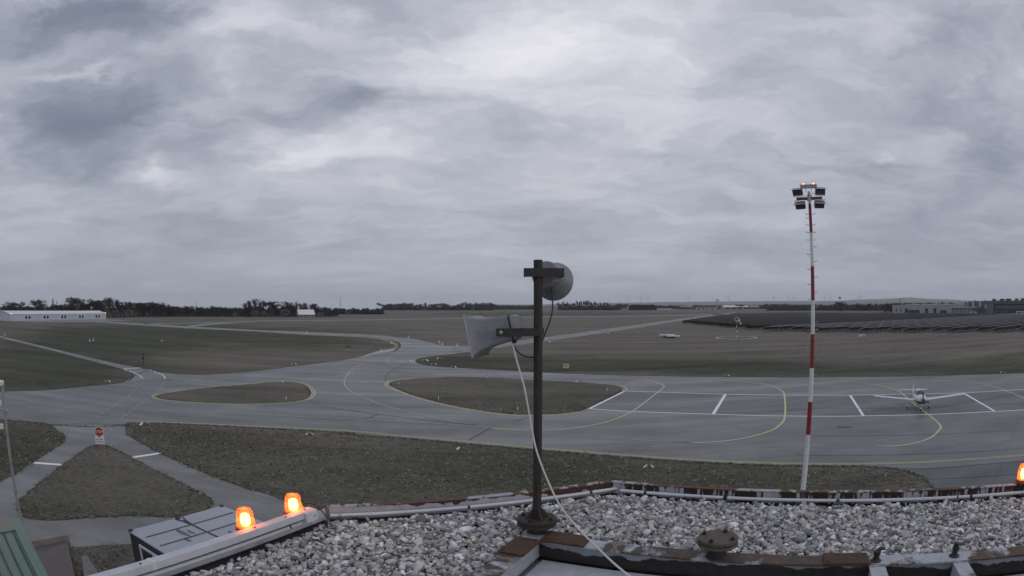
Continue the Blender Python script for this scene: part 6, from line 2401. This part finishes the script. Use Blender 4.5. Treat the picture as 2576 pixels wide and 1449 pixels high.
gl = 'bare trees in the left tree line'
BIG = [(35, 798, 756, 26, 'thin bare tree far left above the pale hangar'), (90, 798, 750, 40, 'round bare tree over the middle of the pale hangar'), (186, 798, 744, 34, 'tall bare tree between the conifers and the broad crown'),
       (252, 798, 750, 44, 'first big bare tree of the broad crown behind the hangar end'), (284, 798, 746, 50, 'tallest bare tree of the broad crown behind the hangar end'), (312, 798, 751, 40, 'right bare tree of the broad crown behind the hangar end'),
       (352, 797, 757, 34, 'bare tree left of the square topped grove'), (385, 797, 756, 24, 'slim bare tree at the right end of the square topped grove'), (424, 796, 764, 26, 'low bare tree in the dip of the tree line'),
       (632, 797, 754, 34, 'left bare tree of the tall group left of the white roofed house'), (654, 797, 749, 36, 'tallest bare tree of the group left of the white roofed house'), (683, 797, 754, 30, 'right bare tree of the group left of the white roofed house'),
       (725, 797, 755, 20, 'narrow bare tree just left of the white roofed house'), (752, 795, 757, 24, 'bare tree behind the left end of the white roof'), (772, 795, 760, 22, 'bare tree behind the right end of the white roof'), (790, 795, 761, 16, 'small bare tree right of the white roof')]
for px, yb, yt, w_, lab in BIG:
    plant_tree(PROT, px, yb, yt, lab, gl, w_ * 1.15)
for px, yt, w_, lab in ((133, 751, 15, 'dark conifer at the left end of the conifer row'), (143, 756, 8, 'slim dark conifer right of the big conifer'), (164, 757, 7, 'thin dark conifer beside the tall bare tree'), (1418, 758, 4.5, 'dark narrow conifer at the left end of the middle wood')):
    plant_tree(CONS, px, 797 if px < 1000 else 781, yt, lab, 'dark conifers in the tree lines', w_, 'conifer')
for px in list(np.linspace(8, 80, 5)) + list(np.linspace(150, 240, 7)) + list(np.linspace(330, 400, 6)) + list(np.linspace(408, 625, 14)) + list(np.linspace(700, 830, 8)):
    yt = np.interp(px, [0, 100, 150, 240, 330, 400, 430, 620, 700, 830], [769, 768, 762, 760, 760, 762, 769, 771, 766, 771]) + random.uniform(-2.5, 2)
    plant_tree(PROT, px + random.uniform(-4, 4), 796.5, yt, 'bare tree among the dark undergrowth of the left tree line', 'smaller bare trees of the left tree line', random.uniform(24, 38))
for px in np.linspace(965, 1240, 34):
    yt = 763.5 + 3 * math.sin(px * .09) + random.uniform(-3.5, 4.5) - (3 if 1060 < px < 1080 else 0) - (2.5 if 1180 < px < 1225 else 0)
    plant_tree(PROT, px + random.uniform(-3, 3), 780.5 + random.uniform(-.3, .5), yt, 'bare grey tree in the wood beyond the runway left of the speaker pole', 'bare trees of the middle wood', random.uniform(18, 28))
for px in np.concatenate([np.linspace(1404, 1530, 30), np.linspace(1530, 1572, 7)]):
    yt = np.interp(px, [1404, 1440, 1450, 1480, 1510, 1540, 1570], [756, 759, 755, 754, 758, 762, 766]) + random.uniform(-2, 6)
    plant_tree(POPL, px + random.uniform(-1.2, 1.2), 780.3, yt, 'upright bare poplar in the long row right of the speaker pole', 'bare poplars in a row', random.uniform(4.0, 6.5), 'bare_poplar')
for px in np.linspace(1555, 1600, 5):
    plant_tree(PROT, px, 780, 762 + random.uniform(-1, 3), 'bare tree between the poplar row and the dark hedge', 'bare trees right of the poplars', 18)


def far_lab(px):
    for lim, tx in ((1400, 'left of the farmhouse'), (1740, 'between the dark hedge and the navy hangar'), (1812, 'behind the lattice mast'), (1915, 'behind the pale distant hangars'),
                    (2036, 'left of the floodlight mast'), (2110, 'just right of the floodlight mast'), (2300, 'between the two platform mast and the grey hall')):
        if px < lim:
            return 'far dark tree ' + tx, 'far trees ' + tx


for px in list(np.linspace(1240, 1335, 9)) + list(np.linspace(1650, 2240, 46)):
    yt = np.interp(px, [1240, 1340, 1650, 1800, 1930, 2050, 2240], [768, 768, 768, 768, 764, 765, 761]) + random.uniform(-1.5, 2)
    plant_tree(PROT, px + random.uniform(-4, 4), np.interp(px, [1240, 1340, 1650, 1900, 2240], [778.5, 778.5, 776.5, 776.5, 783]), yt, *far_lab(px), random.uniform(14, 24))
plant_tree(PROT, 2116, 784, 757, 'round bare tree under the mast with two platforms', 'bare trees right of the floodlight mast', 22)
plant_tree(PROT, 1863, 778, 765, 'round bare tree behind the pale roofed distant hangar', 'bare trees at the distant hangars', 18)
for px in np.linspace(2225, 2420, 16):
    plant_tree(PROT, px, 786.5, 760.5 + random.uniform(-2.5, 3), 'dark tree crown showing over the roof of the grey hall', 'trees behind the industrial halls', 26)
for px in np.linspace(2470, 2560, 8):
    plant_tree(PROT, px, 785, 754.5 + random.uniform(-1, 3), 'dark tree crown showing over the roof of the slate hall', 'trees behind the slate hall', 22)
for k, (px, yb, yt, w_) in enumerate(((292, 798, 779, 22), (325, 798, 778, 26), (268, 798, 778, 16), (640, 797, 779, 20), (665, 797, 783, 16), (717, 797, 777, 28), (805, 797, 785, 20), (875, 791, 782, 16), (906, 790, 784, 14), (1190, 781, 773, 8), (1068, 781, 775, 8), (590, 797, 786, 14))):
    plant_tree(BLO, px, yb + .4, yt, 'pale budding shrub at the foot of the tree line', 'pale shrubs at the wood edges', w_, 'blossom_shrub')

# undergrowth that reads as one mass
BANDS = [(0, 245, 797.5, 771, 60), (232, 330, 797.5, 764, 50), (325, 402, 797, 765, 50), (398, 640, 797, 775, 60), (612, 745, 797, 771, 60), (740, 850, 796, 774, 40), (845, 965, 791, 777, 50), (960, 1240, 780.8, 772.5, 90), (1235, 1345, 779, 770.5, 90),
         (1404, 1560, 780.5, 770, 60), (1645, 1935, 777.5, 771, 200), (1930, 2245, 782, 769, 120), (2225, 2440, 786.5, 763, 60), (2440, 2600, 784, 757.5, 40)]
vv_, ff_ = [], []
for x0_, x1_, yb, yt, deep in BANDS:
    n_ = int((x1_ - x0_) * 42)
    for k in range(n_):
        px = random.uniform(x0_, x1_)
        p = G(px, yb)
        d0 = math.hypot(p.x, p.y)
        d_ = d0 + random.uniform(0, deep)
        prof = .80 + .14 * math.sin(px * .21 + x0_) + .10 * math.sin(px * .53 + 1.7) + .06 * math.sin(px * 1.31)
        edge = min(1, (px - x0_) / 8 + .5, (x1_ - px) / 8 + .5)
        hm_ = D(px, yt, d0).z * prof * edge
        z = hm_ * random.random() ** .8
        q_ = p * (d_ / d0)
        sc = d0 * .0021
        a_ = random.uniform(0, 6.28)
        b_ = random.uniform(-.4, 1.2)
        dv = Vector((math.cos(a_) * math.cos(b_), math.sin(a_) * math.cos(b_), math.sin(b_))) * sc * random.uniform(.8, 1.9)
        sv = Vector((-math.sin(a_), math.cos(a_), random.uniform(-.5, .5))) * sc * random.uniform(.28, .55)
        c_ = Vector((q_.x, q_.y, z))
        i0 = len(vv_)
        vv_ += [c_ - sv, c_ + sv, c_ + dv]
        ff_.append((i0, i0 + 1, i0 + 2))
me = bpy.data.meshes.new('woods')
me.from_pydata(vv_, [], ff_)
me.materials.append(M('undergrowth', (.032, .029, .027), .95, var=.45, scale=.12))
o = link_mesh('woods', me)
tag(o, 'dark brown leafless undergrowth along the wood edges', 'woods', kind='stuff')
# clipped dark hedge
hg_pts = [(1583, 1650)]
vv_, ff_ = [], []
for k in range(5200):
    px = random.uniform(1582, 1652)
    p = G(px, 780.2)
    d0 = math.hypot(p.x, p.y)
    top_ = D(px, 767.0, d0).z * (1 if 1588 < px < 1645 else .8)
    c_ = p * (1 + random.uniform(0, .012)) + Vector((0, 0, top_ * random.random()))
    dv = Vector((random.gauss(0, 1), random.gauss(0, 1), random.gauss(.3, 1))).normalized() * 1.3
    sv = dv.cross(Vector((0, 1, .2))).normalized() * .7
    i0 = len(vv_)
    vv_ += [c_ - sv, c_ + sv, c_ + dv]
    ff_.append((i0, i0 + 1, i0 + 2))
hgd = thing('hedge', 'dense dark evergreen hedge block at the right end of the poplars', 'hedge', G(1617, 780.2), 0)
me = bpy.data.meshes.new('foliage')
me.from_pydata([v - hgd.location for v in vv_], [], ff_)
me.materials.append(CONI)
link_mesh('foliage', me, hgd)

# ------------------------------------------------------------------ morning air
hz_me = MB().box((0, 0, 8), (25000, 25000, 314)).mesh('haze', TURB)
hz_me.materials.clear()
m = bpy.data.materials.new('haze_air')
m.use_nodes = True
nt = m.node_tree
nt.nodes.clear()
pv = nt.nodes.new('ShaderNodeVolumePrincipled')
pv.inputs['Color'].default_value = (.86, .90, .97, 1)
pv.inputs['Density'].default_value = 8e-5
pv.inputs['Anisotropy'].default_value = 0.0
mo = nt.nodes.new('ShaderNodeOutputMaterial')
nt.links.new(pv.outputs[0], mo.inputs['Volume'])
hz_me.materials.append(m)
hz_o = link_mesh('haze', hz_me)
tag(hz_o, 'thin grey blue morning haze over the whole airfield', 'haze', kind='stuff')
scene.cycles.volume_bounces = 1
scene.cycles.max_bounces = 8
scene.cycles.transparent_max_bounces = 12
scene.cycles.use_denoising = True
